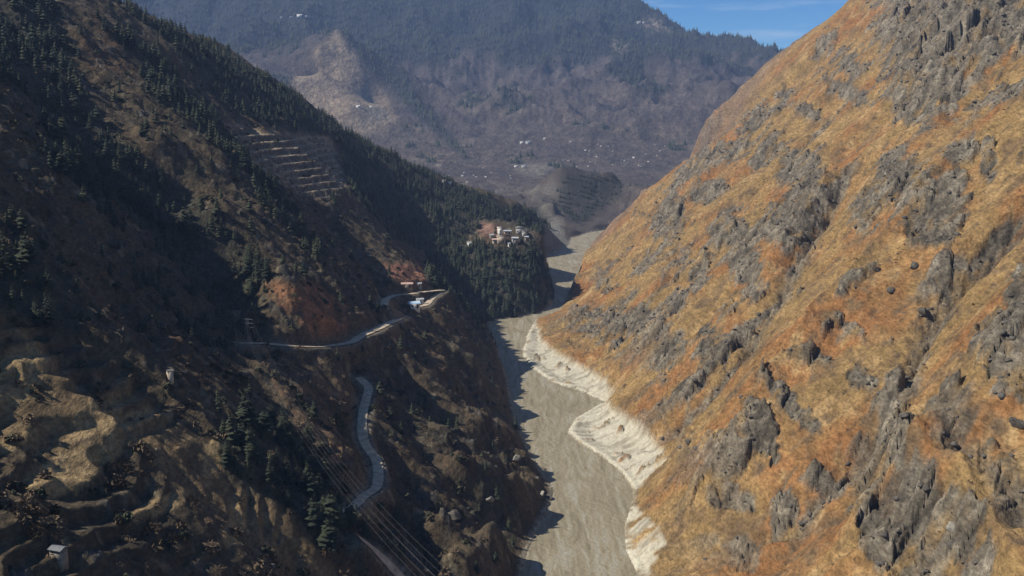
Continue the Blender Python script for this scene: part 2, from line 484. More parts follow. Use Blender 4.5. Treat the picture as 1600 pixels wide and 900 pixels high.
# block relief: stepped strata, cracks
st = fbm(Xf * .8 + Yf * .35, Yf * .9 - Xf * .6, 9, 4, 131, .55, ridged=True)
st2 = fbm(Xf * 1.0 + Yf * .8, (Yf - Xf) * .45, 6, 4, 137, .6, ridged=True)
blk = np.floor((st + .2 * speck) * 5) / 5
crack = smooth(.62, .9, st2)
gap = smooth(.10, .0, eB) * 1.5 + smooth(.07, .0, eA) * 2.2
Z += rockR * (1.0 + fA * 2.1 + fB * 1.05 + fC * .45 + rough * .8 - gap * .8)
# cliffs for the big slabs
slab = smooth(.0, .5, np.maximum(ell(1440, 70, 70, 115, -8), ell(1520, 45, 60, 80, 20))) * right_w
Z += slab * (5 + 3.0 * fA + 1.2 * fB)

# rock steps along the left bank, raised to throw shadow onto the river
cliffn = smooth(-.15, .35, fbm(Xf, Yf, 42, 3, 139))
Z += np.where(~right_side & ~inriver & (Yf < 640) & (Yf > 250), 1.0, 0.0) * cliffn * (13 * smooth(1.5, 11, dbank) * (1 - smooth(16, 60, dbank)))
# left rock bits near the water
rockL = smooth(.10, .34, fbm(Xf, Yf, 11, 4, 141, .6) + .25 * smooth(45, 5, dbank) - .1) * left_w
Z += rockL * calm_l * (fB * 1.6 + fC * .6 + .8)

# ---- stepped fields
def terrace(mask, step, warp_amp, seed, sharp=.22):
    global Z
    w = fbm(Xf, Yf, 55, 3, seed) * warp_amp
    q = (Z + w) / step
    fr = q - np.floor(q)
    f2 = smooth(1 - sharp, 1, fr)
    z2 = (np.floor(q) + f2 * .86 + fr * .14) * step - w
    Z = Z * (1 - mask) + z2 * mask
    return fr

T_MID = [(400, 440), (490, 440), (545, 480), (540, 520), (500, 530), (440, 480)]
m_tfar = blur(zone(T_FAR, rmax=900), 3)
m_tfg = blur(zone(T_FG, rmax=420), 4)
m_left_misc = left_w * smooth(.05, .4, fbm(Xf, Yf, 70, 3, 151)) * (RR.ravel() < 700)
fr_tfar = terrace(m_tfar, 4.3, 1.4, 161, .26)
tf_on = smooth(-.15, .2, fbm(Xf, Yf, 22, 3, 165) + .35 * smooth(330, 120, PX) - .25 * smooth(700, 860, PY))
terrace(m_tfg * (.12 + .88 * tf_on), 3.6, 9.0, 163, .34)
terrace(np.clip(m_left_misc - m_tfg - m_tfar, 0, 1) * .8, 2.6, 4.0, 167, .4)
m_tmid = blur(zone(T_MID, rmax=800), 2)

# ---- river bed and water edge
Z = np.where(inriver, -np.minimum(dbank * .35, 4.0) - .15, np.where((RR.ravel() < 1500) & (dbank < 30), np.maximum(np.where(dbank < 7, Z * smooth(-.5, 7, dbank), Z), dbank * .3 + .1), Z))
Z = np.where(~inriver, np.maximum(Z, .1), Z)

# ---- scoured mud bank
BANK = [(838, 498), (846, 528), (872, 548), (905, 566), (938, 582), (957, 606), (948, 626), (985, 648), (1022, 676), (1042, 714), (1012, 745), (994, 770), (970, 740), (930, 712), (886, 690), (880, 668), (905, 640), (900, 612), (858, 598), (828, 578), (812, 553), (822, 520)]
BANK2 = [(986, 778), (1000, 800), (1030, 822), (1040, 850), (1015, 885), (1030, 920), (990, 920), (968, 860), (972, 822)]
PX, PY = screen(Z)
VIS = visibility(Z, 2.0)
PXw = PX + wob * 5; PYw = PY + wob2 * 4
ragx = fbm(Xf * .3, Yf, 6, 4, 175, .6)
mudb = blur(in_poly(PXw + ragx * 22, PYw + ragx * 14, BANK) & VIS & right_side, 1) * (1 - .9 * smooth(.25, .45, speck + .3 * rough))
mudb2 = blur(in_poly(PXw, PYw, BANK2) & VIS & right_side, 1) * smooth(-.35, .1, fbm(Xf, Yf, 8, 3, 171))
mud = np.clip(np.maximum(mudb, mudb2), 0, 1) * (~inriver)
Z -= mudb * 3.2 * smooth(0, 10, dbank)
Z += mudb * .9 * fbm(Xf * .16, Yf, 6, 3, 173, ridged=True)

# ------------------------------------------------------------------ looking up the ground
Zg = Z.reshape(NA, NR)

def ground(x, y):
    a = math.atan2(x, y); r = math.hypot(x, y)
    i = min(max(int(np.searchsorted(ang, a)) - 1, 0), NA - 2)
    j = min(max(int(np.searchsorted(rad, r)) - 1, 0), NR - 2)
    fa = (a - ang[i]) / (ang[i + 1] - ang[i]); fr = (r - rad[j]) / (rad[j + 1] - rad[j])
    fa = min(max(fa, 0), 1); fr = min(max(fr, 0), 1)
    return float((Zg[i, j] * (1 - fr) + Zg[i, j + 1] * fr) * (1 - fa) + (Zg[i + 1, j] * (1 - fr) + Zg[i + 1, j + 1] * fr) * fa)

def place(px, py, rmin=95.0):
    """first ground point seen through a pixel of the photograph"""
    d = ray(px, py)
    a = math.atan2(d[0], d[1]); h = math.hypot(d[0], d[1])
    i = min(max(int(np.searchsorted(ang, a)) - 1, 0), NA - 2)
    fa = (a - ang[i]) / (ang[i + 1] - ang[i])
    col = Zg[i] * (1 - fa) + Zg[i + 1] * fa
    hit = (col >= CAM_Z + d[2] / h * rad) & (rad > rmin)
    j = int(np.argmax(hit))
    if not hit[j] or j == 0:
        j = NR - 2
    e1 = CAM_Z + d[2] / h * rad[j] - col[j]; e0 = CAM_Z + d[2] / h * rad[j - 1] - col[j - 1]
    f = e0 / (e0 - e1) if e0 != e1 else 0
    r = rad[j - 1] + f * (rad[j] - rad[j - 1])
    x, y = r * math.sin(a), r * math.cos(a)
    return np.array([x, y, ground(x, y)])

# ------------------------------------------------------------------ roads: cut benches into the slope
def resample(P, step):
    P = np.asarray(P, float)
    # Catmull-Rom then even steps
    out = []
    n = len(P)
    for i in range(n - 1):
        p0, p1, p2, p3 = P[max(i - 1, 0)], P[i], P[i + 1], P[min(i + 2, n - 1)]
        for t in np.linspace(0, 1, 12, endpoint=False):
            out.append(.5 * ((2 * p1) + (-p0 + p2) * t + (2 * p0 - 5 * p1 + 4 * p2 - p3) * t * t + (-p0 + 3 * p1 - 3 * p2 + p3) * t ** 3))
    out.append(P[-1]); out = np.array(out)
    s = np.concatenate([[0], np.cumsum(np.hypot(*np.diff(out[:, :2], axis=0).T))])
    k = max(int(s[-1] / step), 2)
    ss = np.linspace(0, s[-1], k)
    return np.stack([np.interp(ss, s, out[:, c]) for c in range(3)], -1)

def smooth_z(P, n):
    z = P[:, 2].copy()
    for _ in range(n):
        z[1:-1] = (z[:-2] + z[1:-1] * 2 + z[2:]) / 4
    P = P.copy(); P[:, 2] = z
    return P

ROADS = {
    'upper': ([(370, 536), (410, 537), (450, 538), (490, 542), (520, 541), (548, 536), (566, 524), (590, 512), (612, 503), (632, 494)], 2.1),
    'hairpin': ([(632, 494), (622, 488), (606, 478), (600, 470), (614, 463), (640, 459), (666, 455), (692, 453)], 2.0),
    'spur': ([(692, 454), (682, 461), (674, 469), (664, 476), (648, 479)], 1.8),
    'lower': ([(560, 590), (570, 595), (580, 604), (574, 622), (566, 645), (566, 675), (574, 705), (590, 735), (588, 758), (568, 780), (535, 803)], 1.7),
    'near': ([(560, 838), (580, 846), (598, 862), (612, 885), (640, 915)], 1.9),
}
road_paths = {}
for k, (pix, hw) in ROADS.items():
    P = np.array([place(*p) for p in pix])
    P = smooth_z(resample(P, 2.0), 60)
    # keep plan smooth too
    for _ in range(6):
        P[1:-1, :2] = (P[:-2, :2] + P[1:-1, :2] * 2 + P[2:, :2]) / 4
    road_paths[k] = (P, hw)
    d, zz = dist_polyline(Xf, Yf, P)
    w = 1 - smooth(hw + .8, hw + 4.5, d)
    Z = Z * (1 - w) + (zz - .35) * w
Zg = Z.reshape(NA, NR)
d_road = np.full(Xf.shape, 1e9)
for k, (P, hw) in road_paths.items():
    d, _ = dist_polyline(Xf, Yf, P); d_road = np.minimum(d_road, d - hw)

PX, PY = screen(Z)
VIS = visibility(Z, 3.0)
PXw = PX + wob * 9; PYw = PY + wob2 * 7
VISTREE = visibility(Z, 14.0)

# ------------------------------------------------------------------ ground colours (albedo) by what grows or lies there
def mixc(a, b, m):
    return a * (1 - m[:, None]) + np.asarray(b, float)[None, :] * m[:, None]

n1 = fbm(Xf, Yf, 60, 4, 201); n2 = fbm(Xf, Yf, 16, 4, 203); n3 = fbm(Xf, Yf * .6, 4.5, 3, 205)
streak = fbm(Xf, Yf * .6, 13, 5, 207, .62)
colr = np.tile(np.array([.236, .152, .062]), (len(Xf), 1))
colr = mixc(colr, (.232, .112, .042), smooth(-.12, .3, n1 + .4 * streak))
colr = mixc(colr, (.310, .205, .092), smooth(.1, .45, streak + .4 * n2))
colr = mixc(colr, (.150, .098, .050), smooth(.0, .45, -n2 + .5 * n3))
colr = mixc(colr, (.120, .085, .050), smooth(.25, .5, n3 + .3 * speck) * .7)
rk = np.tile(np.array([.118, .099, .072]), (len(Xf), 1))
rk = mixc(rk, (.068, .059, .046), smooth(.0, .45, speck + n3 * .6))
rk = mixc(rk, (.19, .165, .122), smooth(.25, .7, st2 - .15 + n3 * .6) * .8)
rk *= (1 + .28 * cB + .22 * cC)[:, None]
rk = mixc(rk, (.20, .128, .052), smooth(.05, .5, n2 * .7 + streak * .6 + n3 * .4) * .8)
rockR = np.clip(np.maximum(rockR, smooth(.25, .6, slab + .3 * speck)), 0, 1)
colr = colr * (1 - rockR[:, None]) + rk * rockR[:, None]

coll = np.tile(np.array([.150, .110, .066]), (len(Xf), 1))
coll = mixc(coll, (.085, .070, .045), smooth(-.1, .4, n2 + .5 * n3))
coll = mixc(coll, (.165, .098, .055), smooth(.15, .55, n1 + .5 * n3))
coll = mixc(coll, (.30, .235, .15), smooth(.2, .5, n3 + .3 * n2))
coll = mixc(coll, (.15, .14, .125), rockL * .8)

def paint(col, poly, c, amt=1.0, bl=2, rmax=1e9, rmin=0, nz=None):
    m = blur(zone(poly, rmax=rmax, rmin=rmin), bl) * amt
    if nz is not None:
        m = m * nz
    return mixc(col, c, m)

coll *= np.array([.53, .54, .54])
grit = smooth(-.5, .3, n3)
coll = paint(coll, T_MID, (.26, .125, .062), .95, rmax=800, nz=grit)
coll = paint(coll, [(600, 412), (650, 412), (668, 440), (640, 447), (600, 430)], (.24, .12, .075), .95, rmax=900)
coll = paint(coll, [(400, 545), (480, 550), (545, 585), (540, 620), (520, 660), (545, 720), (500, 720), (450, 640)], (.20, .125, .07), .75, nz=smooth(-.2, .4, n3))
coll = paint(coll, T_FAR, (.33, .255, .165), .9, rmax=900)
coll = mixc(coll, (.085, .075, .06), m_tfar * smooth(.66, .78, fr_tfar) * .9)      # dry stone risers
coll = paint(coll, [(735, 342), (775, 352), (790, 365), (760, 368), (735, 355)], (.24, .14, .10), .9)
tread = np.clip(m_tfg, 0, 1) * smooth(.02, .3, fbm(Xf, Yf, 40, 3, 211) + .25 * n2)
coll = mixc(coll, (.190, .130, .066), tread * .85)
for e in [((30, 590, 42, 60, 30)), (150, 650, 60, 26, -35), (110, 735, 95, 34, -28), (200, 660, 50, 14, -25), (20, 690, 40, 12, -30), (250, 790, 60, 14, -25), (330, 720, 14, 45, 10), (370, 810, 16, 50, 15)]:
    coll = mixc(coll, (.285, .200, .100), smooth(-.05, .25, ell(*e)) * (~right_side) * .9)

# forest floor
FOREST = {
    'tongue': [(668, 398), (700, 378), (745, 378), (775, 388), (835, 378), (858, 425), (870, 462), (832, 492), (768, 506), (742, 500), (705, 462), (668, 440)],
    'ridge': [(150, -20), (180, 0), (250, 40), (330, 65), (400, 115), (470, 155), (530, 200), (600, 235), (660, 265), (740, 300), (830, 330), (860, 352), (850, 368), (800, 352), (762, 342), (722, 372), (670, 396), (612, 372), (548, 296), (522, 214), (440, 202), (352, 172), (300, 100), (215, 30)],
    'rib': [(170, 40), (215, 60), (330, 180), (400, 260), (450, 310), (505, 400), (490, 405), (430, 340), (380, 290), (300, 190), (240, 150)],
    'ravine': [(40, 40), (110, 100), (150, 170), (220, 250), (300, 300), (370, 370), (425, 425), (390, 470), (330, 420), (230, 360), (130, 300), (75, 260), (60, 160)],
    'gully': [(200, 390), (290, 380), (370, 470), (390, 545), (330, 560), (260, 500), (215, 450)],
    'clump': [(330, 650), (420, 650), (500, 710), (560, 790), (590, 870), (520, 860), (460, 800), (350, 750)],
    'corner': [(-20, -20), (70, -20), (110, 60), (90, 130), (40, 150), (-20, 120)],
    'edge': [(-20, 330), (60, 360), (120, 440), (140, 520), (80, 520), (-20, 470)],
    'knoll': [(880, 275), (930, 272), (965, 277), (976, 305), (930, 335), (905, 352), (880, 335), (862, 322), (872, 300)],
    'bushy': [(560, 540), (640, 590), (760, 720), (830, 800), (800, 850), (700, 760), (600, 640), (560, 600)],
}
FDENS = {'tongue': .075, 'ridge': .062, 'rib': .060, 'ravine': .065, 'gully': .030, 'clump': .095, 'corner': .075, 'edge': .045, 'knoll': .030, 'bushy': .014}
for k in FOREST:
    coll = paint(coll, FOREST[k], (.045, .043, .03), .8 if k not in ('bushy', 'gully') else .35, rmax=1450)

colf = np.tile(np.array([.082, .066, .058]), (len(Xf), 1))
nfa = fbm(Xf, Yf, 260, 5, 221, .6); nfb = fbm(Xf, Yf, 70, 4, 223, .6); nfc = fbm(Xf, Yf, 22, 3, 225, .6)
colf = mixc(colf, (.145, .115, .084), smooth(.05, .5, nfa * .8 + nfb * .6))
colf = mixc(colf, (.050, .043, .042), smooth(0, .5, -nfa * .6 + nfb * .7))
contour = gnoise(Z / 9.0 + nfb * 2, nfa * 3 + Xf / 400, 231)
colf = mixc(colf, (.15, .125, .098), smooth(.25, .55, contour) * .4 * smooth(420, 200, Z))
colf = mixc(colf, (.21, .18, .14), smooth(.42, .62, nfc + .3 * nfb) * .7 * smooth(330, 120, Z))
forest_far = smooth(-.12, .18, (Z - 330) / 260 + nfa * .75 + nfb * .35)
forest_far = np.maximum(forest_far, smooth(.18, .34, nfa * .7 + nfb * .5 - .15 * (contour > .2)))
fz = lambda poly: blur(in_poly(PXw, PYw, poly) & VIS & (RR.ravel() > 1900), 4)
forest_far = np.maximum(forest_far, fz([(530, 45), (600, 60), (690, 190), (740, 260), (660, 190), (590, 130)]) * .85)
forest_far *= 1 - fz([(528, 42), (572, 108), (622, 188), (560, 212), (445, 145), (490, 80)])
colf = mixc(colf, (.280, .215, .145), fz([(528, 42), (572, 108), (622, 188), (560, 212), (445, 145), (490, 80)]) * .9)  # bare tan face, with the sunlit look of the spur also put into the colour
colf = mixc(colf, (.018, .024, .024), forest_far * .93)
colf = mixc(colf, (.36, .29, .22), fz([(995, 36), (1010, 32), (1050, 42), (1048, 49), (1012, 48)]) * .9)
colf = mixc(colf, (.27, .22, .17), fz([(952, 62), (968, 58), (985, 85), (960, 80)]) * .7)
for poly in ([(548, 165), (598, 167), (615, 190), (565, 192)], [(800, 256), (870, 256), (850, 275), (815, 272)], [(810, 300), (868, 283), (880, 290), (880, 360), (850, 340), (838, 312)]):
    m = blur(in_poly(PXw, PYw, poly) & VIS & (RR.ravel() > 1200), 3)
    colf = mixc(colf, (.155, .138, .112), m * .85)

colf *= .84
fw = smooth(1180, 1420, RR.ravel())
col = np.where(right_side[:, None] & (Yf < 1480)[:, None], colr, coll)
col = col * (1 - fw[:, None]) + colf * fw[:, None]
# grey debris faces round the far bend, brown slope behind the right spur
gz = blur(in_poly(PXw, PYw, [(842, 345), (870, 345), (892, 385), (868, 398), (845, 380)]) & (RR.ravel() > 1000) & (RR.ravel() < 1700), 2)
col = mixc(col, (.17, .16, .135), gz * .9)
back = smooth(0, 30, (Yf - (1010 + .55 * (Xf - 80)))) * right_side * (RR.ravel() < 1700)
col = mixc(col, (.155, .110, .082), np.clip(back, 0, 1) * .85 * (1 - .4 * grit))
kz = blur(in_poly(PXw, PYw, FOREST['knoll']) & VIS & (RR.ravel() > 1350), 3)
col = mixc(col, (.030, .031, .026), kz * .85 * smooth(-.5, 0, n1 + .6 * fbm(Xf, Yf, 25, 3, 243)))
# mud and wet edge
mc = np.tile(np.array([.43, .395, .305]), (len(Xf), 1))
mc = mixc(mc, (.24, .215, .16), smooth(-.05, .45, fbm(Xf * .22, Yf, 4.5, 4, 241, .6)))
mc = mixc(mc, (.20, .175, .13), smooth(.15, .45, n2 + .5 * n3) * .6)
mc = mixc(mc, (.50, .46, .35), smooth(3.2, .8, dbank))
col = col * (1 - mud[:, None]) + mc * mud[:, None]
m = (1 - smooth(.4, 3.0, dbank)) * (~inriver) * (RR.ravel() < 1500) * (1 - mud)
col = mixc(col, (.30, .27, .20), m * .7)
bed = inriver
col[bed] = (.25, .22, .16)
# road cutting scars
m = (1 - smooth(.5, 3.5, d_road)) * (~inriver)
col = mixc(col, (.20, .17, .125), m * .7)

# ------------------------------------------------------------------ materials
def nt(name):
    m = bpy.data.materials.new(name)
    m.use_nodes = True
    N, L = m.node_tree.nodes, m.node_tree.links
    return m, N, L, N['Principled BSDF']

def ground_material(name, fine, bump, rough=.95, dist=1.0):
    m, N, L, B = nt(name)
    at = N.new('ShaderNodeAttribute'); at.attribute_name = 'zone_colour'
    geo = N.new('ShaderNodeNewGeometry')
    mpg = N.new('ShaderNodeMapping'); mpg.inputs['Scale'].default_value = (1.0, .5, 1.0)    # clumps lie along the contour
    L.new(geo.outputs['Position'], mpg.inputs['Vector'])
    def noise(scale, det):
        n = N.new('ShaderNodeTexNoise'); n.inputs['Scale'].default_value = scale
        n.inputs['Detail'].default_value = det; n.inputs['Roughness'].default_value = .65
        L.new(mpg.outputs['Vector'], n.inputs['Vector']); return n
    a = noise(1 / fine, 6); b = noise(1 / (fine * 6), 5); c = noise(1 / (fine * .38), 3)
    def rng_(n, f0, f1, t0, t1):
        r = N.new('ShaderNodeMapRange')
        for k_, v_ in (('From Min', f0), ('From Max', f1), ('To Min', t0), ('To Max', t1)): r.inputs[k_].default_value = v_
        L.new(n.outputs['Fac'], r.inputs['Value']); return r.outputs['Result']
    def mul(p, q):
        m_ = N.new('ShaderNodeMath'); m_.operation = 'MULTIPLY'
        L.new(p, m_.inputs[0])
        if isinstance(q, float): m_.inputs[1].default_value = q
        else: L.new(q, m_.inputs[1])
        return m_.outputs[0]
    v = mul(mul(rng_(a, .3, .7, .58, 1.42), rng_(b, .3, .7, .78, 1.22)), rng_(c, .32, .62, .62, 1.25))
    # alpha of the zone colour tells how coarse the surface is (smooth mud 0.2, turf and rock 1)
    lerp = N.new('ShaderNodeMix'); lerp.inputs['A'].default_value = 1.0
    L.new(at.outputs['Alpha'], lerp.inputs['Factor']); L.new(v, lerp.inputs['B'])
    vm = N.new('ShaderNodeVectorMath'); vm.operation = 'SCALE'
    L.new(at.outputs['Color'], vm.inputs[0]); L.new(lerp.outputs['Result'], vm.inputs['Scale'])
    L.new(vm.outputs['Vector'], B.inputs['Base Color'])
    B.inputs['Roughness'].default_value = rough
    B.inputs['Specular IOR Level'].default_value = .15
    bp = N.new('ShaderNodeBump'); bp.inputs['Strength'].default_value = bump; bp.inputs['Distance'].default_value = dist
    L.new(a.outputs['Fac'], bp.inputs['Height'])
    sm = N.new('ShaderNodeMath'); sm.operation = 'MULTIPLY'; sm.inputs[1].default_value = bump
    L.new(at.outputs['Alpha'], sm.inputs[0]); L.new(sm.outputs[0], bp.inputs['Strength'])
    L.new(bp.outputs['Normal'], B.inputs['Normal'])
    return m

MAT_NEAR = ground_material('hillside_ground', 2.2, .9, dist=1.6)
MAT_FAR = ground_material('mountain_ground', 16.0, .9, dist=10.0)

def plain(name, c, rough=.9, vary=.25, scale=1.0, spec=.2, metal=0.0):
    m, N, L, B = nt(name)
    geo = N.new('ShaderNodeNewGeometry')
    oi = N.new('ShaderNodeObjectInfo')
    n = N.new('ShaderNodeTexNoise'); n.inputs['Scale'].default_value = scale; n.inputs['Detail'].default_value = 5
    L.new(geo.outputs['Position'], n.inputs['Vector'])
    r = N.new('ShaderNodeMapRange'); r.inputs['From Min'].default_value = .3; r.inputs['From Max'].default_value = .7
    r.inputs['To Min'].default_value = 1 - vary; r.inputs['To Max'].default_value = 1 + vary
    L.new(n.outputs['Fac'], r.inputs['Value'])
    vm = N.new('ShaderNodeVectorMath'); vm.operation = 'SCALE'; vm.inputs[0].default_value = c
    L.new(r.outputs['Result'], vm.inputs['Scale'])
    L.new(vm.outputs['Vector'], B.inputs['Base Color'])
    B.inputs['Roughness'].default_value = rough
    B.inputs['Specular IOR Level'].default_value = spec
    B.inputs['Metallic'].default_value = metal
    return m

# ------------------------------------------------------------------ terrain objects
def link(name, mesh, mat=None, parent=None, **props):
    o = bpy.data.objects.new(name, mesh)
    COL.objects.link(o)
    if mat is not None and mesh is not None and not mesh.materials:
        mesh.materials.append(mat)
    if parent is not None:
        o.parent = parent
    for k, v in props.items():
        o[k] = v
    return o

def np_mesh(name, V, F, smooth_shade=True, colour=None):
    """V (n,3), F (m,3 or 4) arrays"""
    me = bpy.data.meshes.new(name)
    V = np.ascontiguousarray(V, np.float32); F = np.ascontiguousarray(F, np.int32)
    k = F.shape[1]
    me.vertices.add(len(V)); me.vertices.foreach_set('co', V.ravel())
    me.loops.add(F.size); me.loops.foreach_set('vertex_index', F.ravel())
    me.polygons.add(len(F))
    me.polygons.foreach_set('loop_start', np.arange(0, F.size, k, dtype=np.int32))
    me.polygons.foreach_set('loop_total', np.full(len(F), k, np.int32))
    if colour is not None:
        at = me.attributes.new('zone_colour', 'FLOAT_COLOR', 'POINT')
        c4 = np.ones((len(V), 4), np.float32); c4[:, :colour.shape[1]] = colour
        at.data.foreach_set('color', c4.ravel())
    me.update(calc_edges=True)
    if smooth_shade:
        me.polygons.foreach_set('use_smooth', np.ones(len(F), bool))
    return me

idx = np.arange(NA * NR).reshape(NA, NR)
Q = np.stack([idx[:-1, :-1], idx[1:, :-1], idx[1:, 1:], idx[:-1, 1:]], -1).reshape(-1, 4)
Vall = np.stack([Xf, Yf, Z], -1)
fc = Q[:, 0]
fr_r = RR.ravel()[fc]
knoll_m = (fr_r > 1380) & (fr_r < 1830) & (np.abs(Xf[fc] - 125) < 190)
reg = np.where(fr_r > 1380, 2, np.where(right_side[fc], 1, 0))
reg = np.where(knoll_m, 3, reg)
for k, (nm, mat) in enumerate([('hillside_left', MAT_NEAR), ('hillside_right', MAT_NEAR), ('mountain_far', MAT_FAR), ('knoll_terrain', MAT_NEAR)]):
    f = Q[reg == k]
    u, inv = np.unique(f.ravel(), return_inverse=True)
    me = np_mesh(nm, Vall[u], inv.reshape(-1, 4), True, np.c_[col, 1 - .6 * mud][u])
    link(nm, me, mat, kind='structure')

# ------------------------------------------------------------------ river
def river_mesh():
    S = 420
    s = np.linspace(0, 1, S)
    def arc(P):
        P = resample(P, 1.5)
        return P
    ys = np.geomspace(70, 1580, S)
    xa = np.interp(ys, LB[:, 1], LB[:, 0]); xb = np.interp(ys, RB[:, 1], RB[:, 0])
    # the banks double back a little, so take the outer hull and let the land cover the rest
    def hull(P, ys, fn):
        out = []
        D = resample(np.c_[P[:, :2], np.zeros(len(P))], 2.0)
        for y in ys:
            w = max(6.0, .012 * y)
            sel = D[np.abs(D[:, 1] - y) < w, 0]
            out.append(fn(sel) if len(sel) else np.interp(y, P[:, 1], P[:, 0]))
        return np.array(out)
    xa = hull(LB, ys, np.min) - 7; xb = hull(RB, ys, np.max) + 7
    K = 40
    V = []
    for i, y in enumerate(ys):
        for j in range(K):
            V.append((xa[i] + (xb[i] - xa[i]) * j / (K - 1), y, 0))
    V = np.array(V)
    V[:, 2] = .12 * fbm(V[:, 0], V[:, 1] * .5, 6, 3, 301) 
    i = np.arange(S * K).reshape(S, K)
    F = np.stack([i[:-1, :-1], i[:-1, 1:], i[1:, 1:], i[1:, :-1]], -1).reshape(-1, 4)
    return np_mesh('river', V, F)

m, N, L, B = nt('silty_water')
geo = N.new('ShaderNodeNewGeometry')
mpn = N.new('ShaderNodeMapping'); mpn.inputs['Scale'].default_value = (.26, .035, .1); mpn.inputs['Rotation'].default_value = (0, 0, .12)
na = N.new('ShaderNodeTexNoise'); na.inputs['Scale'].default_value = 1.0; na.inputs['Detail'].default_value = 9; na.inputs['Roughness'].default_value = .68; na.inputs['Distortion'].default_value = .9
ra = N.new('ShaderNodeValToRGB')
ra.color_ramp.elements[0].position = .36; ra.color_ramp.elements[0].color = (.185, .157, .102, 1)
ra.color_ramp.elements[1].position = .66; ra.color_ramp.elements[1].color = (.315, .295, .235, 1)
e = ra.color_ramp.elements.new(.52); e.color = (.262, .225, .148, 1)
L.new(geo.outputs['Position'], mpn.inputs['Vector']); L.new(mpn.outputs['Vector'], na.inputs['Vector'])
L.new(na.outputs['Fac'], ra.inputs['Fac']); L.new(ra.outputs['Color'], B.inputs['Base Color'])
nb = N.new('ShaderNodeTexNoise'); nb.inputs['Scale'].default_value = .45; nb.inputs['Detail'].default_value = 4
L.new(geo.outputs['Position'], nb.inputs['Vector'])
bp = N.new('ShaderNodeBump'); bp.inputs['Strength'].default_value = .8; bp.inputs['Distance'].default_value = .9
L.new(nb.outputs['Fac'], bp.inputs['Height']); L.new(bp.outputs['Normal'], B.inputs['Normal'])
B.inputs['Roughness'].default_value = .6
B.inputs['Specular IOR Level'].default_value = .12
link('river', river_mesh(), m, kind='structure')

# ------------------------------------------------------------------ road sheets
MAT_ROAD = plain('dusty_road', (.45, .365, .255), .95, .3, .5)
for k, (P, hw) in road_paths.items():
    T = np.gradient(P[:, :2], axis=0); T /= np.linalg.norm(T, axis=1)[:, None] + 1e-9
    Nn = np.stack([-T[:, 1], T[:, 0]], -1)
    offs = [(-1.0, -.05), (-.5, .04), (0, .08), (.5, .04), (1.0, -.05)]
    edge = 1 + .12 * fbm(P[:, 0], P[:, 1], 5, 2, 311)
    V = np.array([[P[i, 0] + Nn[i, 0] * hw * o * edge[i], P[i, 1] + Nn[i, 1] * hw * o * edge[i], P[i, 2] + .06 + dz] for i in range(len(P)) for o, dz in offs])
    i = np.arange(len(P) * 5).reshape(-1, 5)
    F = np.stack([i[:-1, :-1], i[1:, :-1], i[1:, 1:], i[:-1, 1:]], -1).reshape(-1, 4)
    link('road', np_mesh('road', V, F), MAT_ROAD, kind='structure')
# ------------------------------------------------------------------ conifers
def conifer_arrays(h, r, whorls, per, seed, bare=.1, droop=.35):
    g = random.Random(seed)
    V, F = [], []
    for k in range(whorls):
        f = k / (whorls - 1)
        z = h * (bare + (0.985 - bare) * f ** .92)
        R0 = r * (1 - f) ** .75 * (1 if f > .12 else .8) + .035 * r
        off = g.random() * 6.28
        for j in range(per):
            if g.random() < .08:
                continue
            th = off + 6.283 * (j + g.uniform(-.3, .3)) / per
            R = R0 * g.uniform(.62, 1.18)
            zz = z + g.uniform(-.03, .03) * h
            c, s_ = math.cos(th), math.sin(th)
            w = R * g.uniform(.30, .46)
            dz = -droop * R * g.uniform(.5, 1.3)
            m = g.uniform(.5, .68) * R
            i = len(V)
            V += [(0.04 * c, 0.04 * s_, zz + .06 * R), (m * c, m * s_, zz + dz * .35 + .05 * R), (R * c, R * s_, zz + dz),
                  (m * c - w * s_, m * s_ + w * c, zz + dz * .8 - .10 * R), (m * c + w * s_, m * s_ - w * c, zz + dz * .8 - .10 * R)]
            F += [(i, i + 1, i + 3), (i + 1, i + 2, i + 3), (i, i + 4, i + 1), (i + 1, i + 4, i + 2)]
    return np.array(V), np.array(F)

def conifer_low(h, r, seed):
    g = random.Random(seed)
    V, F = [], []
    for k in range(6):
        f = k / 5
        z = h * (.10 + .80 * f); R0 = r * (1 - f) ** .8 + .1 * r
        off = g.random() * 6
        for j in range(5):
            th = off + 6.283 * (j + g.uniform(-.25, .25)) / 5
            R = R0 * g.uniform(.65, 1.2); c, s_ = math.cos(th), math.sin(th); w = .5 * R
            i = len(V)
            V += [(0, 0, z + .16 * h * (1 - .4 * f)), (R * c, R * s_, z - .22 * R), (.62 * R * c - w * s_, .62 * R * s_ + w * c, z - .2 * R), (.62 * R * c + w * s_, .62 * R * s_ - w * c, z - .2 * R)]
            F += [(i, i + 1, i + 2), (i, i + 3, i + 1)]
    return np.array(V), np.array(F)

def trunk_arrays(h, r):
    V, F = [], []
    n = 6
    for k in range(5):
        z = h * k / 4; rr = r * (1 - .92 * k / 4) * (1.25 if k == 0 else 1)
        for j in range(n):
            V.append((rr * math.cos(6.283 * j / n), rr * math.sin(6.283 * j / n), z - (.8 if k == 0 else 0)))
    for k in range(4):
        for j in range(n):
            F.append((k * n + j, k * n + (j + 1) % n, (k + 1) * n + (j + 1) % n, (k + 1) * n + j))
    return np.array(V), np.array(F)

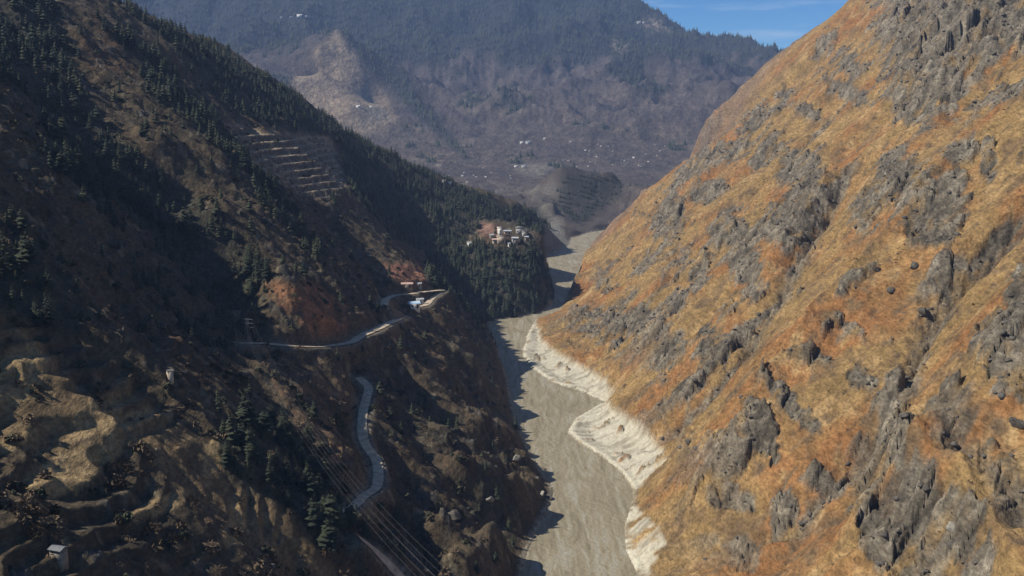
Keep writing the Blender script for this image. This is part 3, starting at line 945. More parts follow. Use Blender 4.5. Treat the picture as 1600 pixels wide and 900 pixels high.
def foliage_material(name, c1, c2, scale):
    m, N, L, B = nt(name)
    geo = N.new('ShaderNodeNewGeometry')
    n = N.new('ShaderNodeTexNoise'); n.inputs['Scale'].default_value = scale; n.inputs['Detail'].default_value = 4
    L.new(geo.outputs['Position'], n.inputs['Vector'])
    n2_ = N.new('ShaderNodeTexNoise'); n2_.inputs['Scale'].default_value = .07; n2_.inputs['Detail'].default_value = 3
    L.new(geo.outputs['Position'], n2_.inputs['Vector'])
    ad = N.new('ShaderNodeMath'); ad.operation = 'ADD'
    L.new(n.outputs['Fac'], ad.inputs[0]); L.new(n2_.outputs['Fac'], ad.inputs[1])
    r = N.new('ShaderNodeMapRange'); r.inputs['From Min'].default_value = .75; r.inputs['From Max'].default_value = 1.25
    L.new(ad.outputs[0], r.inputs['Value'])
    mx = N.new('ShaderNodeMix'); mx.data_type = 'RGBA'
    mx.inputs['A'].default_value = (*c1, 1); mx.inputs['B'].default_value = (*c2, 1)
    L.new(r.outputs['Result'], mx.inputs['Factor'])
    L.new(mx.outputs['Result'], B.inputs['Base Color'])
    B.inputs['Roughness'].default_value = .8; B.inputs['Specular IOR Level'].default_value = .15
    return m

MAT_NEEDLE = foliage_material('conifer_needles', (.012, .020, .014), (.050, .056, .030), .8)
MAT_BARK = plain('bark', (.075, .055, .042), .95, .3, 3)
MAT_SCRUB = foliage_material('dry_scrub', (.070, .050, .034), (.150, .105, .062), 1.2)
MAT_BUSH = foliage_material('green_bush', (.028, .032, .018), (.070, .070, .040), 1.2)

crowns = [np_mesh('crown', *conifer_arrays(1.0, .20 + .025 * (k % 3), 12 + k % 3, 8, 400 + k), False) for k in range(5)]
crowns += [np_mesh('crown', *conifer_arrays(1.0, .30 + .03 * k, 9, 9, 440 + k, .22, .12 + .1 * k), False) for k in range(3)]
crowns += [np_mesh('crown', *conifer_arrays(1.0, .17, 9, 5, 450, .3, .5), False)]
trunks = [np_mesh('trunk', *trunk_arrays(.95, .018))]
for c_ in crowns: c_.materials.append(MAT_NEEDLE)
trunks[0].materials.append(MAT_BARK)

# where trees stand
da = np.gradient(ang)[:, None] * np.ones((1, NR)); drr = np.gradient(rad)[None, :] * np.ones((NA, 1))
cell = (RR * da * drr).ravel()
slope_ok = (~inriver) & (d_road > 1.5)
taken = np.zeros(len(Xf), bool)
trees = []       # x, y, z, height, group
for k, poly in FOREST.items():
    zmask = in_poly(PX + wob * 7, PY + wob2 * 6, poly) & VISTREE & slope_ok & (~right_side | (RR.ravel() > 1300)) & (RR.ravel() < 1900)
    if k != 'knoll':
        zmask &= RR.ravel() < 1400
    cl = smooth(-.35, .25, fbm(Xf, Yf, 22, 2, 501))
    if k in ('tongue',): cl = .4 + .6 * cl
    pr = FDENS[k] * cell * cl * 1.25
    hit = zmask & (rng.random(len(Xf)) < pr) & ~taken
    taken |= hit
    for i in np.nonzero(hit)[0]:
        hh = rng.uniform(3.5, 6.5) if k == 'knoll' else 3.0 + 7.5 * rng.random() ** 1.3 if k in ('tongue', 'ridge') else 3.0 + 7.5 * rng.random() ** 1.2
        if k in ('bushy', 'gully'): hh *= .7
        x = Xf[i] + rng.uniform(-.5, .5); y = Yf[i] + rng.uniform(-.8, .8)
        trees.append((x, y, ground(x, y) - .3, hh, k))
# loose trees over the whole left side
hit = (rng.random(len(Xf)) < (.0035 + .006 * smooth(420, 200, PX) * smooth(480, 300, PY)) * cell * smooth(-.2, .3, fbm(Xf, Yf, 45, 2, 511))) & VIS & slope_ok & ~right_side & (RR.ravel() < 1000) & ~taken & (m_tfar < .3) & (m_tfg < .3)
for i in np.nonzero(hit)[0]:
    trees.append((Xf[i], Yf[i], Z[i] - .3, rng.uniform(3.5, 8.0), 'loose'))
trees.sort(key=lambda t: -t[3] / math.hypot(t[0], t[1]))
print('trees', len(trees))

TREE_LABEL = {
    'tongue': ('dark conifer in the dense wood between village and river', 'conifers below the village'),
    'ridge': ('conifer in the long ridge wood under the blue mountain', 'conifers of the ridge wood'),
    'rib': ('conifer in the dark row on the rib left of the terraced fields', 'conifers in the row on the rib'),
    'ravine': ('dark conifer in the shaded ravine above the red field', 'conifers in the shaded ravine'),
    'gully': ('slim conifer on the stony slope left of the upper road', 'small conifers on the stony slope'),
    'clump': ('bushy conifer in the clump beside the nearest road bend', 'conifers in the clump by the road bend'),
    'corner': ('conifer in the stand at the top left corner', 'conifers at the top corner'),
    'edge': ('conifer at the left edge above the pale terraced fields', 'conifers above the pale fields'),
    'knoll': ('tiny conifer on the dark knoll at the head of the gorge', 'conifers on the knoll'),
    'bushy': ('slim conifer on the slope between road and river', 'small conifers above the river'),
    'loose': ('lone conifer growing apart on the open left hillside', 'lone conifers on the open hillside'),
}
for n, (x, y, z, h, k) in enumerate(trees[:300]):
    e = bpy.data.objects.new('conifer_tree', None)
    COL.objects.link(e)
    e.location = (x, y, z); e.rotation_euler = (rng.uniform(-.04, .04), rng.uniform(-.04, .04), rng.uniform(0, 6.28))
    wf = rng.uniform(.85, 1.3) * (1.25 if k == 'clump' else 1)
    e.scale = (h * wf, h * wf, h)
    lb, gp = TREE_LABEL[k]
    qx, qy = project(np.array([x, y, z]))
    xs = [p_[0] for p_ in FOREST[k]] if k in FOREST else [0, 700]; ys = [p_[1] for p_ in FOREST[k]] if k in FOREST else [100, 850]
    fx_, fy_ = (qx - min(xs)) / (max(xs) - min(xs)), (qy - min(ys)) / (max(ys) - min(ys))
    lb = ('tall ' if h > 8.0 else 'short ' if h < 5.5 else '') + lb + ', ' + ('top' if fy_ < .33 else 'middle' if fy_ < .66 else 'foot') + (' left' if fx_ < .4 else ' right' if fx_ > .6 else ' centre')
    e['label'], e['group'] = lb, gp; e['category'] = 'tree'
    link('trunk', trunks[0], None, e)
    link('crown', crowns[int(rng.integers(0, len(crowns)))], None, e)

def scatter_mesh(name, variants, items, mat, **props):
    """join many placed copies: items = x, y, z, sx, sz, rot"""
    items = np.array(items)
    Vs, Fs, base = [], [], 0
    which = rng.integers(0, len(variants), len(items))
    for k, (V, F) in enumerate(variants):
        it = items[which == k]
        if not len(it):
            continue
        c, s_ = np.cos(it[:, 5]), np.sin(it[:, 5])
        vx = (V[None, :, 0] * c[:, None] - V[None, :, 1] * s_[:, None]) * it[:, 3:4] + it[:, 0:1]
        vy = (V[None, :, 0] * s_[:, None] + V[None, :, 1] * c[:, None]) * it[:, 3:4] + it[:, 1:2]
        vz = V[None, :, 2] * it[:, 4:5] + it[:, 2:3]
        P = np.stack([vx, vy, vz], -1).reshape(-1, 3)
        f = (F[None] + (np.arange(len(it)) * len(V))[:, None, None]).reshape(-1, F.shape[1]) + base
        base += len(P); Vs.append(P); Fs.append(f)
    return link(name, np_mesh(name, np.vstack(Vs), np.vstack(Fs), False), mat, **props)

rest = trees[300:]
lows = [conifer_low(1.0, .24 + .02 * k, 600 + k) for k in range(5)]
scatter_mesh('conifer_forest', lows, [(x, y, z, h * rng.uniform(.85, 1.3), h, rng.uniform(0, 6.28)) for x, y, z, h, k in rest], MAT_NEEDLE,
             kind='stuff', label='dense dark conifer woods covering the left ridges and the forested tongue', category='forest')

# far forest on the mountain: crowns only a pixel or two across
def far_cone(seed):
    g = random.Random(seed); n = 5
    V = [(0, 0, 1)] + [(.24 * g.uniform(.7, 1.3) * math.cos(6.283 * j / n), .24 * g.uniform(.7, 1.3) * math.sin(6.283 * j / n), -.05) for j in range(n)]
    return np.array(V), np.array([(0, 1 + j, 1 + (j + 1) % n) for j in range(n)])
ff = smooth(.35, .9, forest_far) * fw
hit = (rng.random(len(Xf)) < .0034 * cell * smooth(.2, .8, forest_far) * (ff + .018 * (fw > .9) * (Z < 450))) & VISTREE & (np.abs(PX - 700) < 1000) & (RR.ravel() > 1700)
ii = np.nonzero(hit)[0]
print('far trees', len(ii))
if len(ii) > 26000:
    ii = rng.choice(ii, 26000, False)
scatter_mesh('mountain_forest', [far_cone(700 + k) for k in range(4)], [(Xf[i], Yf[i], Z[i] - .5, h_ * 1.2, h_, rng.uniform(0, 6)) for i in ii for h_ in (rng.uniform(9, 19),)], MAT_NEEDLE,
             kind='stuff', label='distant blue conifer forest covering the upper far mountain', category='forest')

# ------------------------------------------------------------------ scrub
def bush_arrays(seed, n=26, twig=False):
    g = random.Random(seed); V, F = [], []
    for _ in range(n):
        th, ph = g.uniform(0, 6.283), math.acos(g.uniform(-.1, 1))
        R = g.uniform(.55, 1.0)
        c = Vector((R * math.sin(ph) * math.cos(th) * .62, R * math.sin(ph) * math.sin(th) * .62, R * math.cos(ph) * .8 + .08))
        a = Vector((g.uniform(-1, 1), g.uniform(-1, 1), g.uniform(-.6, 1))).normalized()
        b = a.orthogonal().normalized()
        s_ = g.uniform(.16, .34); w = s_ * (.35 if twig else .8)
        i = len(V)
        V += [tuple(c - a * s_), tuple(c + b * w), tuple(c + a * s_), tuple(c - b * w)]
        F += [(i, i + 1, i + 2), (i, i + 2, i + 3)]
    return np.array(V), np.array(F)

bush_v = [bush_arrays(800 + k, 30) for k in range(4)]
scrub_v = [bush_arrays(820 + k, 24, True) for k in range(4)]
bl_ = left_w * slope_ok * VIS * (RR.ravel() < 900) * (1 - smooth(.4, .9, tread) * .85)
pb = .085 * cell * smooth(-.25, .35, fbm(Xf, Yf, 13, 3, 521)) * bl_ * smooth(950, 350, RR.ravel())
hit = rng.random(len(Xf)) < pb
bushes = []
gsel = fbm(Xf, Yf, 30, 2, 523)
for i in np.nonzero(hit)[0]:
    green = gsel[i] + rng.normal(0, .25) > .12
    bushes.append((Xf[i], Yf[i], Z[i] - .1, rng.uniform(.7, 2.4), green, PX[i], PY[i]))
bushes.sort(key=lambda t: -t[3] / math.hypot(t[0], t[1]))
print('bushes', len(bushes))
bush_me = [np_mesh('shrub', *bush_arrays(850 + k, 70), False) for k in range(4)]
scrub_me = [np_mesh('shrub', *bush_arrays(860 + k, 70, True), False) for k in range(4)]
for b_ in bush_me: b_.materials.append(MAT_BUSH)
for b_ in scrub_me: b_.materials.append(MAT_SCRUB)
for n, (x, y, z, s_, green, px, py) in enumerate(bushes[:300]):
    o = link('shrub', (bush_me if green else scrub_me)[n % 4], None, None, category='shrub')
    o.location = (x, y, z); o.scale = (s_ * 1.2, s_ * 1.2, s_); o.rotation_euler = (0, 0, rng.uniform(0, 6.28))
    tone = ('big ' if s_ > 1.9 else 'low ' if s_ < 1.3 else '') + ('dark green shrub' if green else 'brown leafless shrub')
    if px > 560: where = 'on the slope between road and river'
    elif py > 800: where = 'at the bottom edge ' + ('by the tin roofed shed' if px < 180 else 'left of the cables' if px > 380 else 'below the pale fields')
    elif px < 170: where = 'among the pale fields at left, ' + ('upper' if py < 600 else 'middle' if py < 700 else 'lower') + ' part'
    elif px < 400: where = 'on the terraced steps beside the conifer clump'
    else: where = 'on the rib beneath the power cables'
    o['label'] = tone + ' ' + where; o['group'] = tone + 's ' + where
rb = bushes[300:]
for nm, gr, vs, mt, lb in (('green_undergrowth', True, bush_v, MAT_BUSH, 'low dark green bushes dotted over the left hillside'), ('dry_undergrowth', False, scrub_v, MAT_SCRUB, 'low dry brown scrub dotted over the left hillside')):
    scatter_mesh(nm, vs, [(x, y, z, s_ * 1.2, s_, rng.uniform(0, 6)) for x, y, z, s_, g_, _, _ in rb if g_ == gr], mt, kind='stuff', label=lb, category='scrub')
# dry tufts and low bushes on the right slope
pb = .10 * cell * smooth(-.1, .5, n2 + .4 * n3 + .3 * rough) * right_w * VIS * (RR.ravel() < 900) * (mud < .1) * (~inriver)
hit = np.nonzero(rng.random(len(Xf)) < pb)[0]
print('tufts', len(hit))
tuft_v = [bush_arrays(840 + k, 9) for k in range(5)]
scatter_mesh('dry_tufts', tuft_v, [(Xf[i], Yf[i], Z[i] - .1, s_ * 1.3, s_ * .8, rng.uniform(0, 6)) for i in hit for s_ in (rng.uniform(.35, 1.0),)], MAT_SCRUB, kind='stuff', label='dry brown tufts dotted over the golden right slope', category='scrub')

# ------------------------------------------------------------------ rocks
def rock_arrays(seed, sub=2, flat=.75):
    import bmesh
    bm = bmesh.new(); bmesh.ops.create_icosphere(bm, subdivisions=sub, radius=1.0)
    g = random.Random(seed)
    planes = [(Vector((g.gauss(0, 1), g.gauss(0, 1), g.gauss(0, .8))).normalized(), g.uniform(.30, .62)) for _ in range(8)]
    V = []
    for v in bm.verts:
        p = v.co.copy()
        for nrm, d in planes:
            e = p.dot(nrm) - d
            if e > 0: p -= nrm * e * .95
        p += Vector((g.uniform(-.04, .04), g.uniform(-.04, .04), g.uniform(-.04, .04)))
        V.append((p.x, p.y, p.z * flat))
    F = [tuple(v.index for v in f.verts) for f in bm.faces]
    bm.free()
    return np.array(V), np.array(F)

def rock_material(name, c):
    m, N, L, B = nt(name)
    geo = N.new('ShaderNodeNewGeometry')
    n = N.new('ShaderNodeTexNoise'); n.inputs['Scale'].default_value = .9; n.inputs['Detail'].default_value = 8; n.inputs['Roughness'].default_value = .7
    L.new(geo.outputs['Position'], n.inputs['Vector'])
    r = N.new('ShaderNodeValToRGB')
    r.color_ramp.elements[0].position = .35; r.color_ramp.elements[0].color = (*[x * .5 for x in c], 1)
    r.color_ramp.elements[1].position = .7; r.color_ramp.elements[1].color = (*[x * 1.5 for x in c], 1)
    L.new(n.outputs['Fac'], r.inputs['Fac']); L.new(r.outputs['Color'], B.inputs['Base Color'])
    bp = N.new('ShaderNodeBump'); bp.inputs['Distance'].default_value = .4; bp.inputs['Strength'].default_value = .8
    L.new(n.outputs['Fac'], bp.inputs['Height']); L.new(bp.outputs['Normal'], B.inputs['Normal'])
    B.inputs['Roughness'].default_value = .95; B.inputs['Specular IOR Level'].default_value = .15
    return m
MAT_ROCK = rock_material('weathered_rock', (.115, .102, .085))
MAT_DARKROCK = rock_material('dark_rock', (.10, .09, .075))
MAT_PALEROCK = rock_material('pale_rock', (.30, .28, .23))
rock_v = [rock_arrays(900 + k, 1) for k in range(6)]
pb = cell * right_w * (.075 * rockR + .0010) * VIS * (RR.ravel() < 1150) * (mud < .1) * (~inriver)
hit = np.nonzero(rng.random(len(Xf)) < pb)[0]
print('rocks', len(hit))
scatter_mesh('scattered_rocks', rock_v, [(Xf[i], Yf[i], Z[i], s_ * 1.25, s_, rng.uniform(0, 6)) for i in hit for s_ in (.25 + 1.5 * rng.random() ** 4 + .15 * rockR[i],)], MAT_ROCK, kind='stuff', label='countless grey rocks breaking through the golden right slope', category='rocks')
pb = cell * left_w * .020 * (rockL + .2) * VIS * (RR.ravel() < 800) * (~inriver) * (d_road > .5)
hit = np.nonzero(rng.random(len(Xf)) < pb)[0]
scatter_mesh('hillside_stones', rock_v, [(Xf[i], Yf[i], Z[i], s_ * 1.2, s_, rng.uniform(0, 6)) for i in hit for s_ in (.25 + .9 * rng.random() ** 3,)], MAT_ROCK, kind='stuff', label='grey stones strewn over the shaded left hillside', category='rocks')

big_v = [np_mesh('boulder', *rock_arrays(930 + k, 3), False) for k in range(6)]
BOULD = [  # pixel, width in photo px, material, label
    (1443, 484, 30, MAT_DARKROCK, 'large dark boulder, biggest of the loose ones on the golden slope'),
    (1427, 414, 18, MAT_DARKROCK, 'dark boulder at the top of the loose group on the golden slope'),
    (1395, 450, 17, MAT_DARKROCK, 'dark boulder just above and left of the biggest loose boulder'),
    (1372, 420, 15, MAT_DARKROCK, 'small dark boulder, leftmost of the loose group on the golden slope'),
    (1591, 657, 26, MAT_DARKROCK, 'dark boulder at the right edge of the picture below middle height'),
    (1487, 822, 22, MAT_PALEROCK, 'pale rock lying on the dark rock rib at the lower right'),
    (1338, 448, 10, MAT_DARKROCK, 'tiny dark rock on the golden slope left of the loose boulders'),
    (1075, 690, 12, MAT_DARKROCK, 'small dark rock just above the largest pale mud bank'),
    (806, 712, 17, MAT_PALEROCK, 'pale boulder at the foot of the left slope by the shaded water'),
    (846, 770, 18, MAT_PALEROCK, 'pale grey boulder on the rocky point jutting into the river'),
    (860, 775, 16, MAT_ROCK, 'grey boulder at the very tip of the rocky point in the river'),
    (765, 778, 20, MAT_PALEROCK, 'tan boulder on the dark slope above the rocky point'),
    (840, 745, 13, MAT_ROCK, 'grey boulder on the upper side of the rocky river point'),
    (850, 800, 13, MAT_PALEROCK, 'low pale rock at the waterline below the rocky point'),
    (710, 800, 26, MAT_ROCK, 'grey rock slab in the dark gully right of the road bend'),
]
for n, (px, py, w, mt, lb) in enumerate(BOULD):
    p = place(px, py + w * .2)
    s_ = .5 * w * np.linalg.norm(p - CAM) / FPX
    me = big_v[n % 6].copy(); me.materials.append(mt)
    o = link('boulder', me, None, None, label=lb, category='boulder')
    o.location = (p[0], p[1], p[2] + .15 * s_); o.scale = (s_, s_ * 1.05, s_ * 1.05); o.rotation_euler = (rng.uniform(-.3, .3), rng.uniform(-.3, .3), rng.uniform(0, 6.28))

# ------------------------------------------------------------------ buildings
MAT_WHITE = plain('whitewash', (.72, .69, .63), .9, .12, .8)
MAT_TAN = plain('tan_plaster', (.46, .38, .29), .9, .15, .8)
MAT_GREY = plain('grey_concrete', (.34, .33, .31), .9, .18, .8)
MAT_STONE = plain('field_stone', (.22, .19, .155), .95, .35, 2.5)
MAT_TIN = plain('tin_roof', (.42, .44, .46), .5, .18, 1.2, .4)
MAT_OLDTIN = plain('weathered_tin', (.15, .155, .16), .7, .3, 2.0, .3)
MAT_BLUE = plain('pale_blue_tin', (.50, .66, .78), .5, .12, 1.0, .4)
MAT_SLATE = plain('slate_roof', (.16, .15, .14), .85, .3, 1.5)
MAT_PINK = plain('faded_red_roof', (.52, .36, .30), .85, .2, 1.2)
MAT_GLASS = plain('window_glass', (.03, .035, .045), .25, .1, 1, .5)
MAT_WOOD = plain('dark_wood', (.10, .065, .04), .9, .25, 3)

def boxes(name, B, mat, parent):
    V, F = [], []
    for (x0, y0, z0, x1, y1, z1) in B:
        i = len(V)
        V += [(x0, y0, z0), (x1, y0, z0), (x1, y1, z0), (x0, y1, z0), (x0, y0, z1), (x1, y0, z1), (x1, y1, z1), (x0, y1, z1)]
        F += [(i, i + 3, i + 2, i + 1), (i + 4, i + 5, i + 6, i + 7), (i, i + 1, i + 5, i + 4), (i + 1, i + 2, i + 6, i + 5), (i + 2, i + 3, i + 7, i + 6), (i + 3, i, i + 4, i + 7)]
    return link(name, np_mesh(name, np.array(V), np.array(F), False), mat, parent)

def house(px, py, w, d, h, rot, wall, roof, style, label, group=None, detail=True, cat='house', name='house'):
    p = place(px, py)
    e = bpy.data.objects.new(name, None); COL.objects.link(e)
    e.location = p; e.rotation_euler = (0, 0, math.radians(rot))
    e['label'] = label; e['category'] = cat
    if group: e['group'] = group
    boxes('wall', [(-w / 2, -d / 2, -2.5, w / 2, d / 2, h)], wall, e)
    if style == 'flat':
        boxes('roof', [(-w / 2 - .35, -d / 2 - .35, h + .003, w / 2 + .35, d / 2 + .35, h + .28)], roof, e)
        if detail:
            boxes('parapet', [(-w / 2 - .2, -d / 2 - .2, h + .285, w / 2 + .2, -d / 2 + .05, h + .8), (-w / 2 - .2, d / 2 - .05, h + .285, w / 2 + .2, d / 2 + .2, h + .8)], wall, e)
    else:
        k = d * (.32 if style == 'gable' else .18); o = min(.5, .1 * w)
        x0, x1 = -w / 2 - o, w / 2 + o
        y0 = d / 2 + o; dz = k * o / (d / 2)
        V = [(x0, -y0, h - dz), (x1, -y0, h - dz), (x1, 0, h + k), (x0, 0, h + k), (x0, y0, h - dz), (x1, y0, h - dz)]
        V = V + [(a, b, c + .16) for a, b, c in V]
        F = [(0, 3, 2, 1), (3, 4, 5, 2), (6, 7, 8, 9), (9, 8, 11, 10), (0, 1, 7, 6), (4, 10, 11, 5)]
        me = np_mesh('roof', np.array(V), np.array(F), False); link('roof', me, roof, e)
        V = [(sx * (w / 2 - .02), sy * (d / 2 - .02), h + .001) for sx in (-1, 1) for sy in (-1, 1)] + [(sx * (w / 2 - .02), 0, h + k - .04) for sx in (-1, 1)]
        link('gable', np_mesh('gable', np.array(V), np.array([(0, 1, 4), (3, 2, 5)]), False), wall, e)
    if detail:
        nf = max(1, int(h // 2.6)); nx = max(1, int(w // 2.6))
        for f in range(nf):
            for j in range(nx):
                cx = -w / 2 + w * (j + .5) / nx
                if f == 0 and j == nx // 2:
                    dr_ = boxes('door', [(cx - .5, -d / 2 - .06, 0, cx + .5, -d / 2 - .003, 2.0)], MAT_WOOD, e)
                    continue
                wd = boxes('window', [(cx - .5, -d / 2 - .05, .9 + 2.6 * f, cx + .5, -d / 2 - .003, 2.0 + 2.6 * f)], MAT_WOOD, e)
                boxes('pane', [(cx - .4, -d / 2 - .07, 1.0 + 2.6 * f, cx + .4, -d / 2 - .053, 1.9 + 2.6 * f)], MAT_GLASS, wd)
        for f in range(nf):
            wd = boxes('window', [(-w / 2 - .05, -.5, .9 + 2.6 * f, -w / 2 - .003, .5, 2.0 + 2.6 * f)], MAT_WOOD, e)
            boxes('pane', [(-w / 2 - .07, -.4, 1.0 + 2.6 * f, -w / 2 - .053, .4, 1.9 + 2.6 * f)], MAT_GLASS, wd)
    return e

V_ = 'in the village on the wooded shoulder'
house(781, 368, 3.4, 3.4, 6.5, 12, MAT_WHITE, MAT_WHITE, 'flat', 'tall narrow white house, brightest in the village on the wooded shoulder')
house(783, 378, 7.0, 5.0, 4.6, 5, MAT_TAN, MAT_TIN, 'flat', 'wide tan house in front of the tall white village house')
house(773, 380, 4.2, 4.0, 3.2, 0, MAT_TAN, MAT_PINK, 'low', 'low tan house with reddish roof at the village front edge')
house(793, 366, 6.0, 3.6, 3.0, 0, MAT_TAN, MAT_TIN, 'low', 'low village house with long pale tin roof right of the white tower house')
house(805, 379, 5.2, 4.0, 4.0, -8, MAT_GREY, MAT_TIN, 'low', 'grey two storey house with pale roof in the village front row')
house(812, 363, 6.6, 5.0, 4.6, -12, MAT_GREY, MAT_GREY, 'flat', 'grey flat roofed block at the back of the village')
house(820, 368, 4.0, 4.5, 4.0, -20, MAT_GREY, MAT_TIN, 'flat', 'narrow grey house beside the flat roofed block in the village')
house(823, 375, 3.2, 3.2, 2.8, -10, MAT_STONE, MAT_TIN, 'low', 'small stone house at the right end of the village')
house(768, 372, 3.4, 3.2, 2.8, 15, MAT_STONE, MAT_TIN, 'low', 'small stone house at the left end of the village')
house(796, 385, 2.6, 2.6, 2.6, 0, MAT_WHITE, MAT_TIN, 'low', 'tiny white hut at the tree line just below the village')
house(733, 384, 3.4, 3.0, 2.8, 10, MAT_WHITE, MAT_TIN, 'low', 'lone white hut among the trees left of the village')
house(647, 481, 5.4, 4.4, 2.6, 20, MAT_WHITE, MAT_BLUE, 'low', 'white hut with pale blue tin roof inside the hairpin road bend', cat='hut', name='hut')
house(656, 474, 3.6, 2.8, 2.4, 20, MAT_WHITE, MAT_TIN, 'low', 'small tin roofed shed beside the blue roofed hut at the hairpin', cat='shed', name='shed')
house(636, 449, 6.0, 3.2, 2.2, 8, MAT_STONE, MAT_PINK, 'low', 'low stone hut with faded pink roof above the upper hairpin leg', cat='hut', name='hut')
house(655, 448, 2.6, 2.2, 2.0, 8, MAT_GREY, MAT_TIN, 'low', 'small grey shed above the road right of the pink roofed hut', cat='shed', name='shed')
house(266, 592, 1.4, 1.4, 2.0, 30, MAT_TAN, MAT_SLATE, 'low', 'small pale walled hut above the terraced fields under the ravine', cat='hut', name='hut', detail=False)
house(92, 868, 2.2, 1.6, 1.2, -20, MAT_STONE, MAT_OLDTIN, 'low', 'small shed with grey tin roof in the dark bottom left corner', cat='shed', name='shed', detail=False)

# far hamlets: every house its own object
FARH = [(468, 27, 34, 'hamlet high on the left of the far mountain', MAT_WHITE), (478, 27, 20, 'hamlet high on the left of the far mountain', MAT_WHITE), (455, 28, 18, 'hamlet high on the left of the far mountain', MAT_GREY), (440, 28, 16, 'hamlet high on the left of the far mountain', MAT_GREY),
        (998, 37, 26, 'pale clearing near the top of the far mountain', MAT_WHITE), (1006, 36, 18, 'pale clearing near the top of the far mountain', MAT_WHITE),
        (815, 224, 14, 'pale terrace at the middle of the far valley', MAT_WHITE), (825, 224, 20, 'pale terrace at the middle of the far valley', MAT_WHITE), (851, 217, 9, 'slope above the pale terrace', MAT_WHITE),
        (806, 261, 12, 'pale field above the knoll', MAT_WHITE), (818, 261, 15, 'pale field above the knoll', MAT_WHITE), (560, 168, 20, 'shelf at the foot of the pyramid hill', MAT_WHITE), (580, 168, 14, 'shelf at the foot of the pyramid hill', MAT_WHITE)]
g = random.Random(5)
for _ in range(26):
    FARH.append((g.uniform(870, 1040), g.uniform(222, 262), g.uniform(5, 9), 'valley floor behind the knoll', g.choice([MAT_WHITE, MAT_GREY, MAT_TAN, MAT_TAN])))
for _ in range(14):
    FARH.append((g.uniform(690, 800), g.uniform(262, 292), g.uniform(5, 9), 'fields left of the far valley floor', g.choice([MAT_WHITE, MAT_GREY, MAT_TAN])))
for px, py, w, where, mt in FARH:
    tone = {MAT_WHITE: 'white', MAT_GREY: 'grey', MAT_TAN: 'tan'}[mt]
    w *= .55
    house(px, py, w, w * .6, w * .45, g.uniform(-25, 25), mt, g.choice([MAT_TIN, mt]), 'low', 'tiny ' + tone + ' house at the ' + where, tone + ' houses at the ' + where, detail=False)

# ------------------------------------------------------------------ power line
MAT_STEEL = plain('galvanised_steel', (.16, .165, .17), .6, .1, 1, .4, .3)
MAT_CABLE = plain('weathered_cable', (.16, .16, .16), .6, .1, 1, .3)
def tube(name, P, r, mat, parent=None, n=5):
    P = np.asarray(P, float); V = []
    for i, p in enumerate(P):
        t = P[min(i + 1, len(P) - 1)] - P[max(i - 1, 0)]; t = Vector(t).normalized()
        a = t.orthogonal().normalized(); b = t.cross(a)
        if abs(t.z) < .9:
            a = Vector((0, 0, 1)).cross(t).normalized(); b = t.cross(a)
        for j in range(n):
            q = Vector(p) + (a * math.cos(6.283 * j / n) + b * math.sin(6.283 * j / n)) * r
            V.append(tuple(q))
    F = [(i * n + j, i * n + (j + 1) % n, (i + 1) * n + (j + 1) % n, (i + 1) * n + j) for i in range(len(P) - 1) for j in range(n)]
    return link(name, np_mesh(name, np.array(V), np.array(F)), mat, parent)

pb_ = place(388, 548)
pyl = bpy.data.objects.new('pylon', None); COL.objects.link(pyl); pyl.location = pb_
pyl.rotation_euler = (0, 0, math.radians(-20))
pyl['label'] = 'grey steel lattice pylon carrying the power cables beside the upper road'; pyl['category'] = 'pylon'
H = 11.0
cor = lambda z: 1.1 * (1 - .75 * z / H)
for sx, sy in ((-1, -1), (1, -1), (1, 1), (-1, 1)):
    tube('leg', [(sx * cor(-1), sy * cor(-1), -1.0), (sx * cor(H), sy * cor(H), H)], .06, MAT_STEEL, pyl)
lv = [0.3, 2.4, 4.3, 6.0, 7.6, 9.0, 10.2]
for k in range(len(lv) - 1):
    z0, z1 = lv[k], lv[k + 1]
    for (ax, ay), (bx, by) in (((-1, -1), (1, -1)), ((1, -1), (1, 1)), ((1, 1), (-1, 1)), ((-1, 1), (-1, -1))):
        tube('brace', [(ax * cor(z0), ay * cor(z0), z0), (bx * cor(z1), by * cor(z1), z1)], .035, MAT_STEEL, pyl, 4)
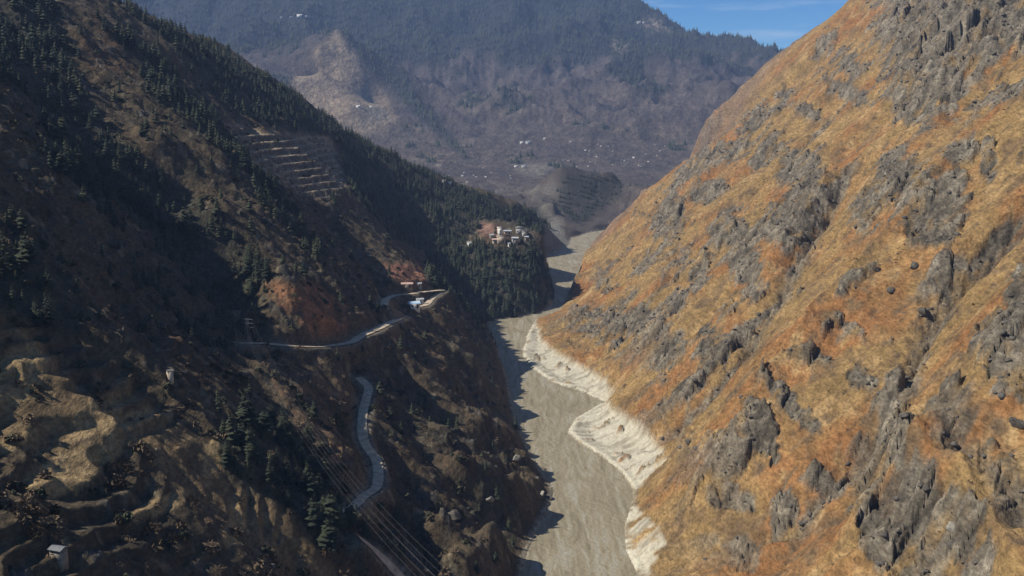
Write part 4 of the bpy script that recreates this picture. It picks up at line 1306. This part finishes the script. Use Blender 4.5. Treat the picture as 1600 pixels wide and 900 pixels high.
for z in (8.2, 9.6, 11.0):
    tube('crossarm', [(-2.2, 0, z), (2.2, 0, z)], .07, MAT_STEEL, pyl)
import mathutils
Rz = mathutils.Matrix.Rotation(math.radians(-20), 3, 'Z')
endc = at_t(705, 925, .085)
names = ['top left', 'top right', 'middle left', 'middle right', 'bottom left', 'bottom right']
for n, (sx, z) in enumerate([(-1, 11.0), (1, 11.0), (-1, 9.6), (1, 9.6), (-1, 8.2), (1, 8.2)]):
    a = Vector(pb_) + Rz @ Vector((sx * 2.1, 0, z - .35))
    b = Vector(endc) + Vector((sx * 1.1, sx * .4, z - 9.6))
    P = []
    for t in np.linspace(0, 1, 40):
        q = a.lerp(b, t); q.z -= 4 * 7.0 * t * (1 - t); P.append(tuple(q))
    o = tube('power_cable', P, .010, MAT_CABLE, None, 4)
    o['label'] = 'thin grey power cable, ' + names[n] + ' of the six strung from the pylon'; o['category'] = 'cable'; o['group'] = 'power cables over the near slope'

# ------------------------------------------------------------------ haze over the valley
zmin, zmax = float(Z.min()) - 1.0, float(Z.max()) + 25.0
x0, x1, y0, y1 = float(Xf.min()) - 60, float(Xf.max()) + 60, -60.0, float(Yf.max()) + 60
V = np.array([(x, y, z) for z in (zmin, zmax) for x, y in ((x0, y0), (x1, y0), (x1, y1), (x0, y1))])
F = np.array([(0, 3, 2, 1), (4, 5, 6, 7), (0, 1, 5, 4), (1, 2, 6, 5), (2, 3, 7, 6), (3, 0, 4, 7)])
mh = bpy.data.materials.new('valley_haze'); mh.use_nodes = True
mh.node_tree.nodes.clear()
ho = mh.node_tree.nodes.new('ShaderNodeOutputMaterial'); hv = mh.node_tree.nodes.new('ShaderNodeVolumePrincipled')
hv.inputs['Color'].default_value = (.42, .60, 1.0, 1)
hv.inputs['Density'].default_value = 0.72e-4
hv.inputs['Anisotropy'].default_value = 0.0
mh.node_tree.links.new(hv.outputs['Volume'], ho.inputs['Volume'])
link('haze', np_mesh('haze', V, F, False), mh, kind='stuff', label='thin blue haze filling the whole gorge', category='haze')
print('zrange', zmin, zmax)
